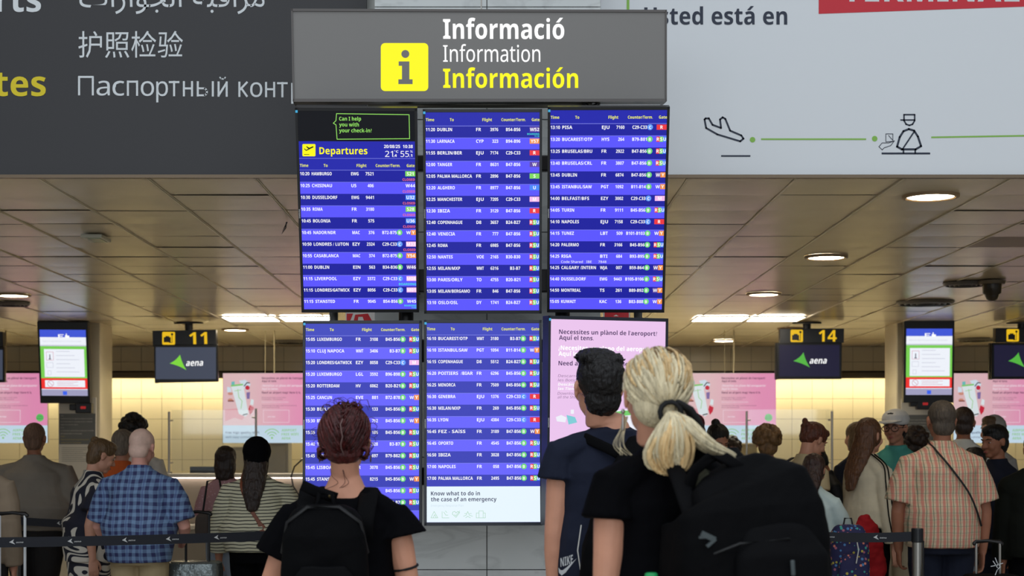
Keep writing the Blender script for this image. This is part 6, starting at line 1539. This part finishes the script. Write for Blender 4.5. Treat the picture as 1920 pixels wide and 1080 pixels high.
# ------------------------------------------------------------------ luggage in the queue
def suitcase(name, label, x, D, w_, h_, d_, mt, yaw=0, handle=None, cat='suitcase', ribs=True, hm=None):
    r = empty(name, ((x-VX)*D/F, D, 0), R(yaw)); tag(r, label, cat)
    m = MB(); m.loft([V(0, 0, .06), V(0, 0, .075), V(0, 0, .12), V(0, 0, h_-.05), V(0, 0, h_-.012), V(0, 0, h_)], [(w_*.44, d_*.40), (w_*.48, d_*.46), (w_/2, d_/2), (w_/2, d_/2), (w_*.48, d_*.46), (w_*.43, d_*.38)], n=36, exp=5.5, caps='flat')
    if ribs:
        for i in range(5):
            x_ = -w_*.34+i*w_*.17; m.bx(x_-.008, x_+.008, -d_/2-.006, -d_/2+.01, .14, h_-.08)
    m.build('shell', mt, r, smooth=False, bevel=0)
    for a in (-1, 1):
        for b_ in (-1, 1):
            m = MB(); m.tube([V(a*w_*.38-.012, b_*d_*.3, .03), V(a*w_*.38+.012, b_*d_*.3, .03)], .03, n=16); m.box((a*w_*.38, b_*d_*.3, .062), (.03, .03, .02)); m.build('wheel', M_BLACK, r)
    if handle:
        m = MB(); hw = w_*.22
        for a in (-1, 1): m = MB(); m.tube([V(a*hw, d_*.3, h_-.02), V(a*hw, d_*.3, handle-.01)], .0085, n=10); m.build('telescopic_rod', hm or M_STEEL, r)
        m = MB(); m.loft([V(-hw-.012, d_*.3, handle-.012), V(-hw, d_*.3, handle), V(0, d_*.3, handle+.006), V(hw, d_*.3, handle), V(hw+.012, d_*.3, handle-.012)], [(.013, .011)]*5, n=10); m.build('grip', M_PIPED, r, smooth=True)
    return r
suitcase('trolley_suitcase', 'dark suitcase with white telescopic handle at the lower left corner', 16, 9.36, .34, .66, .24, mat('dark_case_shell', (34, 30, 28), .4), handle=1.10, hm=mat('white_handle_rod', (200, 202, 204), .4))
suitcase('wrapped_suitcase', 'silver suitcase wrapped in shiny film beside the man in blue plaid', 366, 10.35, .34, .76, .26, mat('silver_film_shell', (120, 128, 128), .18, metal=.5, bump=.8, bscale=18), handle=1.07, hm=M_BLACK)
suitcase('carry_on_case', 'black carry on case with a steel handle rod between the girl and the floral backpack', 1550, 10.12, .18, .55, .16, mat('black_case_shell', (26, 26, 30), .4), handle=.92, yaw=80)
suitcase('black_trolley_bag', 'black trolley bag right of the salmon plaid shirt', 1860, 9.45, .32, .74, .26, F_BAG, ribs=False, handle=.93)
c = P(1864, 1060, 9.3)
pn = Panel(Matrix.Translation((c.x, 9.45-.1315, 0)), .001)
pn.pline([(1866, 1046), (1870, 1056), (1876, 1062), (1870, 1068), (1866, 1078)], 1.5, LW, 1); pn.pline([(1858, 1062), (1868, 1060), (1880, 1056)], 1.5, LW, 1); pn.pline([(1862, 1052), (1870, 1064)], 1.5, LW, 1)
PANELS.append((pn, 'white_mark', [o for o in COL.objects if o.name == 'black_trolley_bag'][0]))
r = empty('floral_backpack', ((1592-VX)*10.0/F, 10.03, 0)); tag(r, 'dark blue backpack with a colourful flower print hanging in the right queue', 'backpack')
m = MB(); rbox(m, (0, -.02, .80), (.25, .17, .42), e=3.0, top=.5); remesh(m.build('main_compartment', F_FLO, r, smooth=True), .007, disp=.01, dscale=.08)
m = MB(); rbox(m, (0.01, -.12, .72), (.19, .07, .22), e=3, top=.7); remesh(m.build('front_pocket', F_FLO, r, smooth=True), .007, disp=.006, dscale=.06)
m = MB(); m.loft([V(-.03, .0, 1.00), V(-.02, 0, 1.05), V(.02, 0, 1.05), V(.03, 0, 1.00)], [.006]*4, n=8); m.build('carry_handle', F_STRP, r, smooth=True)
m = MB(); m.loft([V(.02, -.155, .92), V(.03, -.162, .86), V(.015, -.165, .78)], [.004]*3, n=6); m.build('white_tag', F_WHT, r, smooth=True)
r = empty('case_under_backpack', ((1594-VX)*10.05/F, 10.05, 0)); tag(r, 'dark blue suitcase that carries the floral backpack', 'suitcase')
m = MB(); m.loft([V(0, 0, .05), V(0, 0, .08), V(0, 0, .55), V(0, 0, .585)], [(.12, .09), (.135, .11), (.135, .11), (.12, .10)], n=30, exp=5, caps='flat'); m.build('shell', mat('midnight_case_shell', (28, 36, 66), .4), r, smooth=False)
for a in (-1, 1): m = MB(); m.tube([V(a*.13-.012, 0, .025), V(a*.13+.012, 0, .025)], .025, n=14); m.build('wheel', M_BLACK, r)
r = empty('red_coat', ((1618-VX)*10.45/F, 10.45-.18, 0)); tag(r, 'red coat hanging between the floral backpack and the white jacket', 'coat')
m = MB(); m.loft([V(-.03, 0, 1.04), V(-.02, 0, .98), V(.01, 0, .85), V(.03, 0, .70), V(.04, 0, .62)], [(.04, .03), (.07, .04), (.085, .05), (.08, .05), (.06, .04)], n=20, exp=2.5); remesh(m.build('cloth', F_RDC, r, smooth=True), .007, disp=.03, dscale=.07)
r = empty('grey_handbag', ((398-VX)*11.9/F, 11.9, 0)); tag(r, 'grey handbag tucked under the arm of the person in pink', 'bag')
m = MB(); rbox(m, (0, -.02, .93), (.24, .12, .20), e=3, top=.8); remesh(m.build('pouch', fabric('grey_brown_nylon', (84, 76, 72)), r, smooth=True), .007, disp=.012, dscale=.06)
m = MB(); m.loft([V(-.07, 0, 1.02), V(-.04, .02, 1.25), V(.05, .02, 1.27), V(.09, 0, 1.02)], [(.008, .005)]*4, n=8); m.build('strap', F_STRP, r, smooth=True)
finish_texts()
